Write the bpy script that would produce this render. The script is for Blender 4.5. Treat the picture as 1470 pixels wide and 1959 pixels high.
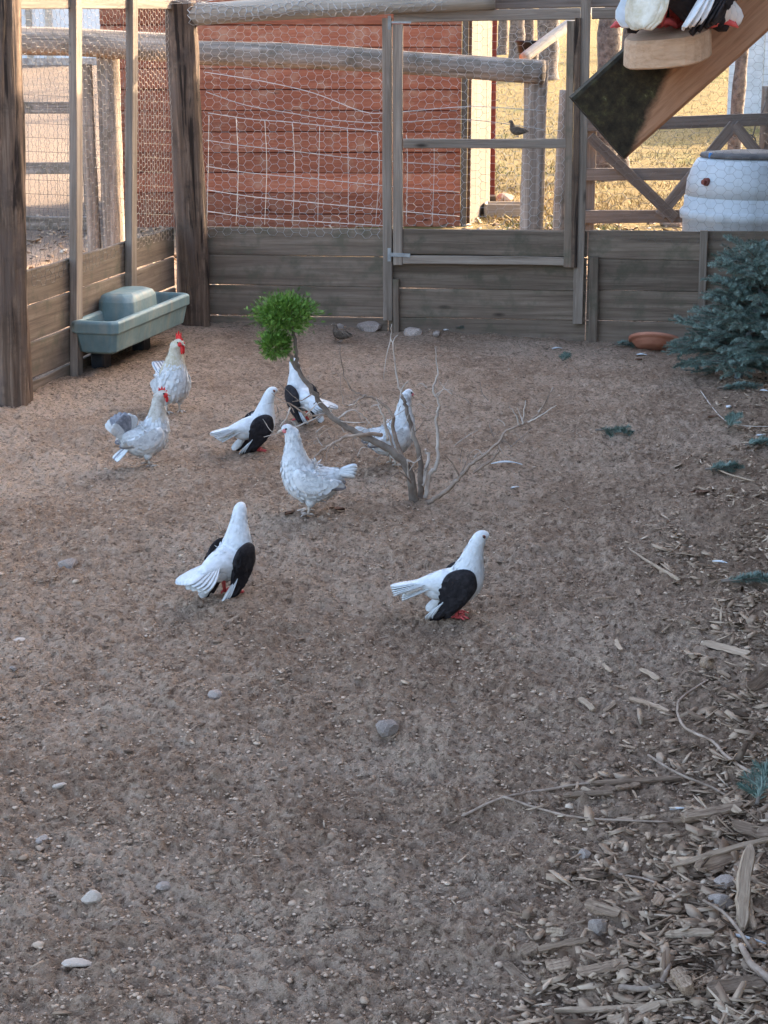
import bpy, math, random
import numpy as np
from mathutils import Vector, Matrix
for o in list(bpy.data.objects): bpy.data.objects.remove(o)
S = bpy.context.scene; COL = S.collection
R = math.radians
rng = random.Random(7); NR = np.random.default_rng(11)

# ------------------------------------------------------------------ camera, sky, sun, exposure
FPX, CX, CY, CAMH, PITCH = 3500.0, 735.0, 979.5, 1.75, R(14.7)
cam = bpy.data.cameras.new('camera'); camo = bpy.data.objects.new('camera', cam); COL.objects.link(camo)
camo.location = (0, 0, CAMH); camo.rotation_euler = (R(90) - PITCH, 0, 0)
cam.sensor_fit = 'VERTICAL'; cam.sensor_height = 24.0; cam.lens = 24.0 * FPX / 1959.0
cam.clip_start = 0.05; cam.clip_end = 1000
S.camera = camo
SUN_AZ = math.atan2(0.80, 0.60)      # clockwise from +Y, towards +X
SUN_EL = R(17)
w = bpy.data.worlds.new('World'); S.world = w; w.use_nodes = True
nt = w.node_tree; bg = nt.nodes['Background']
sky = nt.nodes.new('ShaderNodeTexSky'); sky.sky_type = 'NISHITA'; sky.sun_disc = False
sky.sun_elevation = SUN_EL; sky.sun_rotation = SUN_AZ; sky.air_density = 0.75; sky.dust_density = 4.0; sky.ozone_density = 0.6
nt.links.new(sky.outputs[0], bg.inputs[0]); bg.inputs[1].default_value = 0.15
sd = bpy.data.lights.new('sun', 'SUN'); sd.energy = 2.0; sd.angle = R(0.5); sd.color = (1.0, 0.80, 0.56)
so = bpy.data.objects.new('sun', sd); COL.objects.link(so); so.location = (8, 12, 12)
tosun = Vector((math.sin(SUN_AZ) * math.cos(SUN_EL), math.cos(SUN_AZ) * math.cos(SUN_EL), math.sin(SUN_EL)))
so.rotation_euler = tosun.to_track_quat('Z', 'Y').to_euler()
S.render.engine = 'CYCLES'
S.view_settings.view_transform = 'Standard'; S.view_settings.look = 'None'
S.view_settings.exposure = 2.9; S.view_settings.gamma = 1.0
S.cycles.max_bounces = 6

# ------------------------------------------------------------------ measuring helpers
def ray(u, v):
    a = (u - CX) / FPX; k = (CY - v) / FPX
    return Vector((a, math.cos(PITCH) + k * math.sin(PITCH), -math.sin(PITCH) + k * math.cos(PITCH)))
def AT(u, v, y):
    r = ray(u, v); t = y / r.y
    return Vector((r.x * t, y, CAMH + r.z * t))
def vn(x, y, s=0):
    xi = np.floor(x); yi = np.floor(y); fx = x - xi; fy = y - yi
    fx = fx * fx * (3 - 2 * fx); fy = fy * fy * (3 - 2 * fy)
    def h(i, j):
        q = np.sin(i * 127.1 + j * 311.7 + s * 74.7) * 43758.5453
        return q - np.floor(q)
    return (h(xi, yi) * (1 - fx) + h(xi + 1, yi) * fx) * (1 - fy) + (h(xi, yi + 1) * (1 - fx) + h(xi + 1, yi + 1) * fx) * fy
def sstep(a, b, x):
    t = np.clip((x - a) / (b - a), 0, 1); return t * t * (3 - 2 * t)
ANG = R(6.5); FB0 = Vector((-1.10, 11.3, 0)); FD = Vector((math.cos(ANG), -math.sin(ANG), 0)); FN = Vector((-math.sin(ANG), -math.cos(ANG), 0))
def Fp(s, z, off=0): return FB0 + FD * s + FN * off + Vector((0, 0, z))
LB = math.atan2(.239, 1); LB0 = Vector((-1.27, 11.2, 0)); LD = Vector((-math.sin(LB), -math.cos(LB), 0)); LN = Vector((math.cos(LB), -math.sin(LB), 0))
def Lp(l, z, off=0): return LB0 + LD * l + LN * off + Vector((0, 0, z))
def bark_mask(x, y):
    e = x - (.30 + .235 * (y - 3)) + (vn(x * 1.6, y * 1.6, 3) - .5) * .5 + (vn(x * 6, y * 6, 4) - .5) * .2
    return sstep(-.15, .55, e) * (1 - sstep(10.4, 11.2, y))
def yard_mask(x, y):      # 0 inside the pen, 1 outside
    d = (y - 11.3) * math.cos(ANG) + (x + 1.1) * math.sin(ANG)
    l = (-1.27 - x) + (y - 11.2) * .239
    return np.maximum(sstep(0, .25, d), sstep(0, .2, l))
def hgt(x, y):
    x = np.asarray(x, float); y = np.asarray(y, float)
    z = -.040 * np.clip(x + .2, 0, 3) * sstep(8, 11, y) * (1 - sstep(13, 16, y))
    z = z + .030 * (vn(x * .8 + 5, y * .8, 1) - .5) + .022 * (vn(x * 2.6, y * 2.6, 2) - .5)
    near = 1 - sstep(14, 20, y)
    z = z + near * (.022 * (vn(x * 6, y * 6, 5) - .5) + .014 * (vn(x * 15 + 3, y * 15, 6) - .5))
    z = z + bark_mask(x, y) * (.020 + near * .02 * (vn(x * 11, y * 14, 8) - .5))
    z = z + .055 * np.maximum(0, y - 26) * sstep(24, 40, y) + sstep(30, 90, y) * 1.2 * (vn(x * .05, y * .05, 9) - .5)
    return z
def H(x, y): return float(hgt(x, y))
def G(u, v):              # point of the ground under a ray
    r = ray(u, v); z = 0.0
    for _ in range(12):
        t = (z - CAMH) / r.z; z = H(r.x * t, r.y * t)
    return Vector((r.x * t, r.y * t, z))
def ppm(p): return FPX / (p.y * math.cos(PITCH) + (CAMH - p.z) * math.sin(PITCH))

# ------------------------------------------------------------------ object helpers
def mesh(name, vs, fs, smooth=False):
    me = bpy.data.meshes.new(name)
    me.from_pydata([tuple(v) for v in vs], [], [tuple(f) for f in fs]); me.update()
    if smooth: me.polygons.foreach_set('use_smooth', [True] * len(me.polygons))
    return me
def obj(name, me, m, parent=None, loc=(0, 0, 0), rot=None, label=None, cat=None, group=None, kind=None):
    o = bpy.data.objects.new(name, me); COL.objects.link(o); o.location = loc
    if rot is not None: o.rotation_euler = rot
    if m is not None and me is not None and not me.materials: me.materials.append(m)
    if parent: o.parent = parent
    if label: o['label'] = label
    if cat: o['category'] = cat
    if group: o['group'] = group
    if kind: o['kind'] = kind
    return o
def thing(name, label, cat, loc=(0, 0, 0), rz=0, group=None):
    return obj(name, None, None, None, loc, (0, 0, rz), label, cat, group)
def wchild(o, parent):    # o was placed in world coordinates; hang it under an unrotated empty
    o.parent = parent
    base = parent; off = Vector((0, 0, 0))
    while base: off += base.location; base = base.parent
    o.location = o.location - off
def frame(p0, p1, up=Vector((0, 0, 1))):
    x = (p1 - p0).normalized()
    y = up.cross(x)
    if y.length < 1e-4: y = Vector((0, 1, 0)).cross(x)
    y.normalize(); z = x.cross(y)
    return Matrix((x, y, z)).transposed()
def plank(name, p0, p1, wid, thk, m, parent=None, up=Vector((0, 0, 1)), jit=.002, seg=3, **k):
    """board along p0>p1; wid is measured along 'up', thk across it"""
    L = (p1 - p0).length; c = min(.004, thk * .2, wid * .2); a, b = thk / 2, wid / 2
    sec = [(-a + c, -b), (a - c, -b), (a, -b + c), (a, b - c), (a - c, b), (-a + c, b), (-a, b - c), (-a, -b + c)]
    vs, fs = [], []
    for i in range(seg + 1):
        t = i / seg; dy = rng.uniform(-jit, jit); dz = rng.uniform(-jit, jit) ; sc = 1 + rng.uniform(-.5, .5) * jit / b
        for (y, z) in sec: vs.append((t * L, y + dy, z * sc + dz))
    for i in range(seg):
        for j in range(8):
            fs.append((i * 8 + j, i * 8 + (j + 1) % 8, i * 8 + 8 + (j + 1) % 8, i * 8 + 8 + j))
    fs.append(tuple(range(7, -1, -1))); fs.append(tuple(seg * 8 + j for j in range(8)))
    o = obj(name, mesh(name, vs, fs), m, **k); o.matrix_world = Matrix.Translation(p0) @ frame(p0, p1, up).to_4x4()
    o.location = p0
    if parent: wchild(o, parent)
    return o
def rail_log(name, p0, p1, r0, r1, m, parent=None, seg=40, ns=28, rough=.06, bend=.01, seed=0, **k):
    L = (p1 - p0).length; vs, fs = [], []
    ph = seed * 3.7
    for i in range(seg + 1):
        t = i / seg; r = r0 + (r1 - r0) * t
        by = bend * math.sin(t * 3 + ph); bz = bend * math.sin(t * 4.3 + ph * 1.7)
        for j in range(ns):
            a = 2 * math.pi * j / ns
            n = float(vn(np.float64(math.cos(a) * 3.0 + 50 + ph), np.float64(math.sin(a) * 3.0 + t * L * 1.2), seed)) - .5
            n2 = float(vn(np.float64(math.cos(a) * 8 + 90), np.float64(math.sin(a) * 8 + t * L * 4), seed + 1)) - .5
            rr = r * (1 + rough * 1.6 * n + rough * n2)
            vs.append((t * L, by + rr * math.cos(a), bz + rr * math.sin(a)))
    for i in range(seg):
        for j in range(ns): fs.append((i * ns + j, i * ns + (j + 1) % ns, (i + 1) * ns + (j + 1) % ns, (i + 1) * ns + j))
    n0 = len(vs); vs.append((0, 0, 0)); vs.append((L, 0, 0))
    for j in range(ns):
        fs.append((n0, (j + 1) % ns, j)); fs.append((n0 + 1, seg * ns + j, seg * ns + (j + 1) % ns))
    o = obj(name, mesh(name, vs, fs, True), m, **k); o.matrix_world = Matrix.Translation(p0) @ frame(p0, p1).to_4x4()
    o.location = p0
    if parent: wchild(o, parent)
    return o
def tube_data(pts, rad, ns=6, vs=None, fs=None):
    vs = [] if vs is None else vs; fs = [] if fs is None else fs
    n = len(pts); b0 = len(vs)
    if not hasattr(rad, '__len__'): rad = [rad] * n
    prev = None
    for i, p in enumerate(pts):
        t = (pts[min(i + 1, n - 1)] - pts[max(i - 1, 0)]).normalized()
        if prev is None:
            a = t.orthogonal().normalized()
        else:
            a = (prev - t * prev.dot(t))
            a = a.normalized() if a.length > 1e-6 else t.orthogonal().normalized()
        prev = a; b = t.cross(a)
        for j in range(ns):
            q = 2 * math.pi * j / ns
            vs.append(p + (a * math.cos(q) + b * math.sin(q)) * rad[i])
    for i in range(n - 1):
        for j in range(ns): fs.append((b0 + i * ns + j, b0 + i * ns + (j + 1) % ns, b0 + (i + 1) * ns + (j + 1) % ns, b0 + (i + 1) * ns + j))
    fs.append(tuple(b0 + j for j in range(ns - 1, -1, -1))); fs.append(tuple(b0 + (n - 1) * ns + j for j in range(ns)))
    return vs, fs
def tube(name, pts, rad, m, parent=None, ns=6, **k):
    c = pts[0].copy()
    vs, fs = tube_data([p - c for p in pts], rad, ns)
    o = obj(name, mesh(name, vs, fs, True), m, loc=c, **k)
    if parent: wchild(o, parent)
    return o
def crom(pts, n=6):
    out = []
    for i in range(len(pts) - 1):
        p0 = pts[max(i - 1, 0)]; p1 = pts[i]; p2 = pts[i + 1]; p3 = pts[min(i + 2, len(pts) - 1)]
        for k in range(n):
            t = k / n
            out.append(.5 * ((2 * p1) + (p2 - p0) * t + (2 * p0 - 5 * p1 + 4 * p2 - p3) * t * t + (3 * p1 - p0 - 3 * p2 + p3) * t ** 3))
    out.append(pts[-1]); return out

# ------------------------------------------------------------------ materials
class NT:
    def __init__(s, name):
        s.m = bpy.data.materials.new(name); s.m.use_nodes = True; s.t = s.m.node_tree
        s.b = s.t.nodes['Principled BSDF']
    def n(s, t, **k):
        q = s.t.nodes.new(t)
        for a, v in k.items(): setattr(q, a, v)
        return q
    def l(s, a, b): s.t.links.new(a, b)
    def vec(s, scale=(1, 1, 1), coord='Object', rnd=True):
        tc = s.n('ShaderNodeTexCoord'); out = tc.outputs[coord]
        if rnd:
            oi = s.n('ShaderNodeObjectInfo'); mm = s.n('ShaderNodeMath', operation='MULTIPLY'); mm.inputs[1].default_value = 37.0
            s.l(oi.outputs['Random'], mm.inputs[0]); va = s.n('ShaderNodeVectorMath', operation='ADD')
            s.l(out, va.inputs[0]); s.l(mm.outputs[0], va.inputs[1]); out = va.outputs[0]
        mp = s.n('ShaderNodeMapping'); mp.inputs['Scale'].default_value = scale; s.l(out, mp.inputs[0])
        return mp.outputs[0]
    def noise(s, vec, scale, detail=5, rough=.6, dist=0):
        q = s.n('ShaderNodeTexNoise'); q.inputs['Scale'].default_value = scale; q.inputs['Detail'].default_value = detail
        q.inputs['Roughness'].default_value = rough; q.inputs['Distortion'].default_value = dist
        s.l(vec, q.inputs['Vector']); return q.outputs['Fac']
    def ramp(s, f, stops):
        q = s.n('ShaderNodeValToRGB'); e = q.color_ramp.elements
        while len(e) < len(stops): e.new(.5)
        for i, (p, c) in enumerate(stops):
            e[i].position = p; e[i].color = (c[0], c[1], c[2], 1) if hasattr(c, '__len__') else (c, c, c, 1)
        s.l(f, q.inputs[0]); return q.outputs['Color']
    def mix(s, f, a, b, mode='MIX'):
        q = s.n('ShaderNodeMix', data_type='RGBA', blend_type=mode)
        for i, v in ((0, f), (6, a), (7, b)):
            if hasattr(v, 'links'): s.l(v, q.inputs[i])
            elif i == 0: q.inputs[0].default_value = v
            else: q.inputs[i].default_value = (v[0], v[1], v[2], 1)
        return q.outputs[2]
    def bump(s, h, strength=.4, dist=.01):
        q = s.n('ShaderNodeBump'); q.inputs['Strength'].default_value = strength; q.inputs['Distance'].default_value = dist
        s.l(h, q.inputs['Height']); s.l(q.outputs[0], s.b.inputs['Normal'])
    def out(s, c, rough=.85, spec=.25):
        if hasattr(c, 'links'): s.l(c, s.b.inputs['Base Color'])
        else: s.b.inputs['Base Color'].default_value = (c[0], c[1], c[2], 1)
        s.b.inputs['Roughness'].default_value = rough; s.b.inputs['Specular IOR Level'].default_value = spec
        return s.m
def tonevar(q, col, lo=.75, hi=1.2):
    oi = q.n('ShaderNodeObjectInfo'); mr = q.n('ShaderNodeMapRange'); mr.inputs[3].default_value = lo; mr.inputs[4].default_value = hi
    q.l(oi.outputs['Random'], mr.inputs[0])
    cb = q.n('ShaderNodeCombineColor'); 
    for i in range(3): q.l(mr.outputs[0], cb.inputs[i])
    return q.mix(1.0, col, cb.outputs[0], 'MULTIPLY')
def wood(name, a, b, c, knot=True, rough=.85, bstr=.35, lo=.78, hi=1.18, stain=None, cracks=False, gs=1):
    """grain runs along local X: a dark, b mid, c light"""
    q = NT(name)
    v = q.vec((1.3 * gs, 34 * gs, 34 * gs)); f = q.noise(v, 1.0, 7, .72, .5)
    col = q.ramp(f, [(.30, a), (.5, b), (.70, c)])
    v2 = q.vec((1.2 * gs, 2.5 * gs, 2.5 * gs)); f2 = q.noise(v2, 2.0, 4, .6)
    col = q.mix(q.ramp(f2, [(.35, 0.0), (.75, .55)]), col, tuple(x * .62 for x in b))
    if knot:
        vo = q.n('ShaderNodeTexVoronoi'); vo.inputs['Scale'].default_value = 1.0; q.l(q.vec((2.1, 6.5, 6.5)), vo.inputs['Vector'])
        col = q.mix(q.ramp(vo.outputs['Distance'], [(.03, 1.0), (.11, .0)]), col, tuple(x * .4 for x in a))
    if stain:
        f3 = q.noise(q.vec((3, 3, 3)), 2.2, 5, .7)
        col = q.mix(q.ramp(f3, [(.5, 0.0), (.66, .8)]), col, stain)
    if cracks:
        cr = q.noise(q.vec((1.1, 16, 16)), 1.0, 4, .55, .8)
        col = q.mix(q.ramp(cr, [(.40, .95), (.46, 0.0)]), col, (.030, .020, .015))
        pt = q.noise(q.vec((2.2, 6, 6)), 1.0, 5, .65)
        col = q.mix(q.ramp(pt, [(.50, 0.0), (.58, .75)]), col, (.13, .088, .066))
    col = tonevar(q, col, lo, hi)
    crack = q.ramp(q.noise(q.vec((.9 * gs, 60 * gs, 60 * gs)), 1.0, 3, .5), [(.30, 0.0), (.42, 1.0)])
    h = q.mix(.5, f, crack); hh = q.n('ShaderNodeRGBToBW'); q.l(h, hh.inputs[0])
    q.bump(hh.outputs[0], bstr, .006)
    return q.out(col, rough, .2)
def simple(name, a, b, scale=8, rough=.8, bstr=.2, bdist=.004, spec=.25, lo=.85, hi=1.15, detail=5, stops=(.35, .65), metal=0):
    q = NT(name); f = q.noise(q.vec((1, 1, 1)), scale, detail, .62)
    col = tonevar(q, q.ramp(f, [(stops[0], a), (stops[1], b)]), lo, hi)
    if bstr: q.bump(f, bstr, bdist)
    q.b.inputs['Metallic'].default_value = metal
    return q.out(col, rough, spec)

M = {}
M['fence'] = wood('fence_brown_wood', (0.094, 0.065, 0.045), (0.204, 0.147, 0.105), (0.297, 0.227, 0.168), stain=(0.116, 0.100, 0.067))
M['fence_grey'] = wood('weathered_grey_wood', (0.126, 0.092, 0.066), (0.278, 0.214, 0.163), (0.420, 0.340, 0.270))
M['log_grey'] = wood('weathered_log_wood', (.10, .074, .056), (.29, .225, .175), (.50, .41, .335), knot=False, bstr=1.0, stain=(.13, .105, .075))
M['bark_log'] = wood('peeling_bark_log', (.05, .030, .020), (.165, .105, .070), (.40, .275, .19), knot=False, bstr=1.0, stain=(.07, .048, .036), cracks=True)
M['shed'] = wood('red_shed_boards', (.20, .060, .032), (.355, .118, .064), (.45, .18, .108), lo=.74, hi=1.15, stain=(.40, .21, .135))
M['redpost'] = wood('dark_red_post', (.12, .035, .026), (.20, .06, .045), (.27, .10, .075))
M['pale'] = wood('pale_painted_wood', (0.075, 0.055, 0.039), (0.124, 0.096, 0.071), (0.173, 0.139, 0.106))
M['pole'] = wood('pale_stripped_pole', (.30, .25, .19), (.42, .36, .29), (.55, .48, .40), knot=False)
M['freshwood'] = wood('fresh_sawn_wood', (.42, .26, .15), (.60, .40, .255), (.70, .50, .345), knot=False, bstr=.3, gs=5)
M['gate'] = wood('gate_wood', (.10, .074, .058), (.19, .145, .115), (.28, .22, .18), knot=False)
M['bark'] = simple('tree_bark', (.07, .052, .042), (.21, .165, .135), 14, .9, .9, .02)
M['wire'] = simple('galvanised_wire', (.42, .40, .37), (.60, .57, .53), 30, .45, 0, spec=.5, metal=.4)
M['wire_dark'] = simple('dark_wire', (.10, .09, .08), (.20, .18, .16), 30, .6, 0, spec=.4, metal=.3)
M['wire_tan'] = simple('dusty_wire', (.28, .21, .15), (.44, .34, .26), 30, .7, 0, spec=.3)
M['hinge'] = simple('zinc_hinge', (.26, .26, .255), (.38, .38, .37), 30, .45, .1, spec=.5, metal=.5)
def trough_mat():
    q = NT('blue_green_plastic'); f = q.noise(q.vec((1, 1, 1)), 5, 6, .65)
    col = q.ramp(f, [(.3, (.115, .185, .19)), (.55, (.185, .265, .26)), (.75, (.32, .355, .32))])
    g = q.noise(q.vec((14, 14, 1.5)), 1.2, 4, .6)
    col = q.mix(q.ramp(g, [(.5, 0.0), (.8, .7)]), col, (.36, .31, .23))
    q.bump(f, .12, .004); return q.out(col, .55, .4)
M['trough'] = trough_mat()
def barrel_mat():
    q = NT('dirty_white_plastic'); f = q.noise(q.vec((1, 1, 1)), 3, 6, .65)
    col = q.ramp(f, [(.3, (.38, .40, .405)), (.6, (.54, .565, .57))])
    g = q.noise(q.vec((9, 9, .7)), 1.5, 5, .65)
    col = q.mix(q.ramp(g, [(.52, 0.0), (.75, .65)]), col, (.33, .33, .31))
    q.bump(f, .15, .004); return q.out(col, .5, .4)
M['barrel'] = barrel_mat()
M['rubber'] = simple('dusty_dark_lid', (.10, .09, .085), (.17, .155, .145), 10, .8)
M['blue'] = simple('blue_plastic', (.05, .22, .55), (.07, .27, .6), 10, .5, 0)
M['black'] = simple('black_plastic', (.018, .02, .026), (.04, .043, .05), 10, .5, .1)
M['terracotta'] = simple('terracotta', (.36, .13, .075), (.47, .20, .125), 9, .8, .15)
M['stone'] = simple('grey_stone', (.24, .18, .145), (.46, .37, .305), 12, .9, .5, .006, lo=.7, hi=1.25)
M['stone_pale'] = simple('pale_stone', (.40, .31, .24), (.54, .44, .355), 12, .9, .4, .005, lo=.8, hi=1.15)
M['chip'] = wood('litter_wood', (0.107, 0.069, 0.045), (0.311, 0.207, 0.136), (0.544, 0.396, 0.276), knot=False, lo=.6, hi=1.35, gs=6, bstr=.8)
M['chip_pale'] = wood('pale_wood_scrap', (0.227, 0.146, 0.092), (0.454, 0.320, 0.214), (0.617, 0.468, 0.336), knot=False, bstr=.6, gs=6)
M['twig'] = simple('dry_twig', (.22, .15, .105), (.42, .31, .235), 22, .85, .4, .003, lo=.8, hi=1.2)
M['twig_pale'] = simple('pale_bare_twig', (.40, .31, .245), (.60, .50, .415), 22, .8, .3, .003)
M['stem'] = simple('shrub_stem_bark', (.115, .082, .062), (.27, .215, .17), 16, .9, .6, .005)
M['leaf_brown'] = simple('dry_brown_leaf', (.10, .045, .025), (.20, .10, .055), 20, .8, .2)
def attr_mat(name, stops, rough=.7, spec=.25, trans=None, nscale=6):
    """colour varies per piece through the mesh attribute 'v'"""
    q = NT(name); a = q.n('ShaderNodeAttribute'); a.attribute_name = 'v'
    col = q.ramp(a.outputs['Fac'], stops)
    f = q.noise(q.vec((1, 1, 1), rnd=False), nscale, 4, .6)
    col = q.mix(q.ramp(f, [(.3, .0), (.7, .5)]), col, q.mix(1.0, col, (.62, .62, .62), 'MULTIPLY'))
    return q.out(col, rough, spec)
M['thuja'] = attr_mat('thuja_foliage', [(0, (0.040, 0.086, 0.010)), (.5, (0.101, 0.204, 0.025)), (1, (0.247, 0.408, 0.071))], .6, nscale=30)
M['spruce'] = attr_mat('blue_spruce_needles', [(0, (.055, .090, .068)), (.5, (.135, .190, .150)), (1, (.31, .375, .31))], .6, nscale=12)
M['dirtbits'] = attr_mat('soil_crumbs', [(0, (0.201, 0.131, 0.086)), (.5, (0.503, 0.354, 0.246)), (.92, (0.663, 0.489, 0.354)), (1, (0.704, 0.568, 0.438))], .95, .1, nscale=40)
M['litter'] = attr_mat('bark_litter', [(0, (0.099, 0.063, 0.040)), (.35, (0.328, 0.220, 0.145)), (.75, (0.536, 0.385, 0.264)), (1, (0.696, 0.532, 0.387))], .9, .15, nscale=30)
M['grass'] = attr_mat('dry_grass', [(0, (.13, .14, .045)), (.3, (.31, .225, .095)), (1, (.44, .335, .16))], .8, .15, nscale=2)
def soil_mat():
    q = NT('pen_soil_and_yard')
    tc = q.n('ShaderNodeTexCoord'); P = tc.outputs['Object']
    f1 = q.noise(P, 1.1, 7, .68); f2 = q.noise(P, 9, 8, .74); f3 = q.noise(P, 62, 6, .75); f4 = q.noise(P, 230, 4, .7); f5 = q.noise(P, 30, 7, .7, .6)
    col = q.ramp(f2, [(.28, (0.461, 0.291, 0.189)), (.5, (0.614, 0.406, 0.274)), (.72, (0.724, 0.500, 0.351))])
    col = q.mix(q.ramp(f1, [(.47, .0), (.58, .80)]), col, (0.812, 0.578, 0.414))
    col = q.mix(q.ramp(f1, [(.34, .55), (.46, 0.0)]), col, (0.363, 0.227, 0.147))
    col = q.mix(q.ramp(f5, [(.36, .80), (.47, 0.0)]), col, (0.220, 0.134, 0.086))  # dirt patches; the dark also stands in for shadow between clods
    col = q.mix(q.ramp(f5, [(.53, 0.0), (.61, .75)]), col, (0.833, 0.603, 0.437))
    col = q.mix(q.ramp(f3, [(.38, .90), (.47, 0.0)]), col, (0.165, 0.100, 0.063))  # dark pits: shade in small hollows put into the colour
    col = q.mix(q.ramp(f4, [(.54, 0.0), (.66, .65)]), col, (0.833, 0.628, 0.460))
    bk = q.n('ShaderNodeAttribute'); bk.attribute_name = 'bark'
    col = q.mix(bk.outputs['Fac'], col, q.ramp(f3, [(.32, (0.131, 0.079, 0.052)), (.45, (0.417, 0.267, 0.174)), (.7, (0.614, 0.414, 0.281))]))
    ya = q.n('ShaderNodeAttribute'); ya.attribute_name = 'yard'
    g1 = q.noise(P, .55, 5, .65); g2 = q.noise(P, 14, 5, .7)
    straw = q.ramp(g2, [(.3, (.20, .135, .055)), (.5, (.34, .245, .105)), (.72, (.44, .335, .165))])
    straw = q.mix(q.ramp(g1, [(.56, 0.0), (.68, .75)]), straw, (.13, .16, .045))
    pk = q.n('ShaderNodeAttribute'); pk.attribute_name = 'track'
    straw = q.mix(pk.outputs['Fac'], straw, q.ramp(g2, [(.3, (.28, .20, .148)), (.7, (.42, .325, .25))]))
    col = q.mix(ya.outputs['Fac'], col, straw)
    hm = q.n('ShaderNodeMath', operation='ADD'); q.l(f3, hm.inputs[0]); q.l(f4, hm.inputs[1])
    hm2 = q.n('ShaderNodeMath', operation='ADD'); q.l(hm.outputs[0], hm2.inputs[0]); q.l(f2, hm2.inputs[1])
    hm3 = q.n('ShaderNodeMath', operation='MULTIPLY_ADD'); q.l(f5, hm3.inputs[0]); hm3.inputs[1].default_value = 1.6; q.l(hm2.outputs[0], hm3.inputs[2])
    q.bump(hm3.outputs[0], 1.0, .030)
    return q.out(col, .95, .08)
M['soil'] = soil_mat()
def feather_mat(name, a, b, scale=60, lo=.4, hi=.65, low=None):
    q = NT(name); P = q.vec((1, 1, 1))
    f = q.noise(P, scale, 4, .6); vo = q.n('ShaderNodeTexVoronoi'); vo.inputs['Scale'].default_value = scale * 1.2; q.l(P, vo.inputs['Vector'])
    col = q.ramp(f, [(lo, a), (hi, b)])
    at = q.n('ShaderNodeAttribute'); at.attribute_name = 'v'
    col = q.mix(at.outputs['Fac'], col, a)
    q.bump(vo.outputs['Distance'], .25, .004)
    return q.out(col, .75, .2)
M['white'] = feather_mat('white_feathers', (.60, .59, .57), (.70, .69, .68))
M['cream'] = feather_mat('cream_feathers', (.50, .42, .29), (.66, .60, .49))
M['blackf'] = feather_mat('black_feathers', (.016, .013, .014), (.034, .028, .029))
M['mottle'] = feather_mat('mottled_white_feathers', (.44, .43, .425), (.68, .67, .65), 34, .34, .52)
M['mottle_neck'] = feather_mat('creamy_mottled_feathers', (.42, .36, .29), (.62, .57, .50), 40, .36, .6)
M['greyf'] = feather_mat('grey_feathers', (.20, .20, .225), (.38, .37, .39), 40)
M['quail'] = feather_mat('brown_speckled_feathers', (.075, .055, .04), (.19, .14, .10), 90)
M['comb'] = simple('red_comb_skin', (.55, .02, .02), (.68, .05, .045), 60, .55, .2, .002, lo=.95, hi=1.05)
M['pinkskin'] = simple('pink_face_skin', (.52, .13, .13), (.66, .26, .25), 60, .6, .2, .002)
M['foot'] = simple('red_foot_skin', (.50, .06, .06), (.62, .12, .11), 60, .6, .3, .002, lo=.95, hi=1.05)
M['shank'] = simple('pale_shank_skin', (.42, .33, .26), (.55, .45, .37), 60, .6, .3, .002)
M['beak'] = simple('horn_beak', (.48, .37, .26), (.58, .48, .37), 60, .5, 0)
M['eye'] = simple('dark_eye', (.012, .008, .006), (.02, .012, .01), 60, .15, 0, spec=.6)
M['eyering'] = simple('eye_skin', (.30, .11, .075), (.40, .17, .12), 60, .6, 0)
def brace_mat():
    q = NT('mossy_brace_wood')
    v = q.vec((9, 130, 130), rnd=False); f = q.noise(v, 1, 7, .7, .6)
    col = q.ramp(f, [(.25, (.16, .080, .042)), (.5, (.28, .150, .085)), (.8, (.38, .225, .135))])
    tc = q.n('ShaderNodeTexCoord'); sx = q.n('ShaderNodeSeparateXYZ'); q.l(tc.outputs['Object'], sx.inputs[0])
    n = q.noise(q.vec((1, 1, 1), rnd=False), 22, 6, .7)
    # rot and moss creep up from the sawn end, further along the upper edge
    a = q.n('ShaderNodeMath', operation='MULTIPLY_ADD'); q.l(sx.outputs['Z'], a.inputs[0]); a.inputs[1].default_value = -2.3; q.l(sx.outputs['X'], a.inputs[2])
    b = q.n('ShaderNodeMath', operation='MULTIPLY_ADD'); q.l(n, b.inputs[0]); b.inputs[1].default_value = .06; q.l(a.outputs[0], b.inputs[2])
    msk = q.ramp(b.outputs[0], [(.140, 1.0), (.165, 0.0)])
    dark = q.ramp(q.noise(q.vec((1, 1, 1), rnd=False), 60, 6, .75), [(.35, (.012, .010, .007)), (.55, (.030, .024, .014)), (.66, (.050, .048, .020)), (.74, (.17, .15, .10))])
    col = q.mix(msk, col, dark); q.bump(f, .5, .004)
    return q.out(col, .9, .15)
M['brace'] = brace_mat()
M['plaster'] = simple('white_wall', (.70, .70, .68), (.80, .79, .77), 2, .9, .05)
M['roofing'] = simple('grey_roofing', (.12, .115, .11), (.20, .19, .18), 5, .9, .2)
M['barnwall'] = wood('barn_boards', (.10, .085, .07), (.17, .145, .12), (.24, .205, .17))
M['feather_loose'] = simple('loose_white_feather', (.56, .55, .53), (.66, .65, .63), 40, .7, 0)

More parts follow.
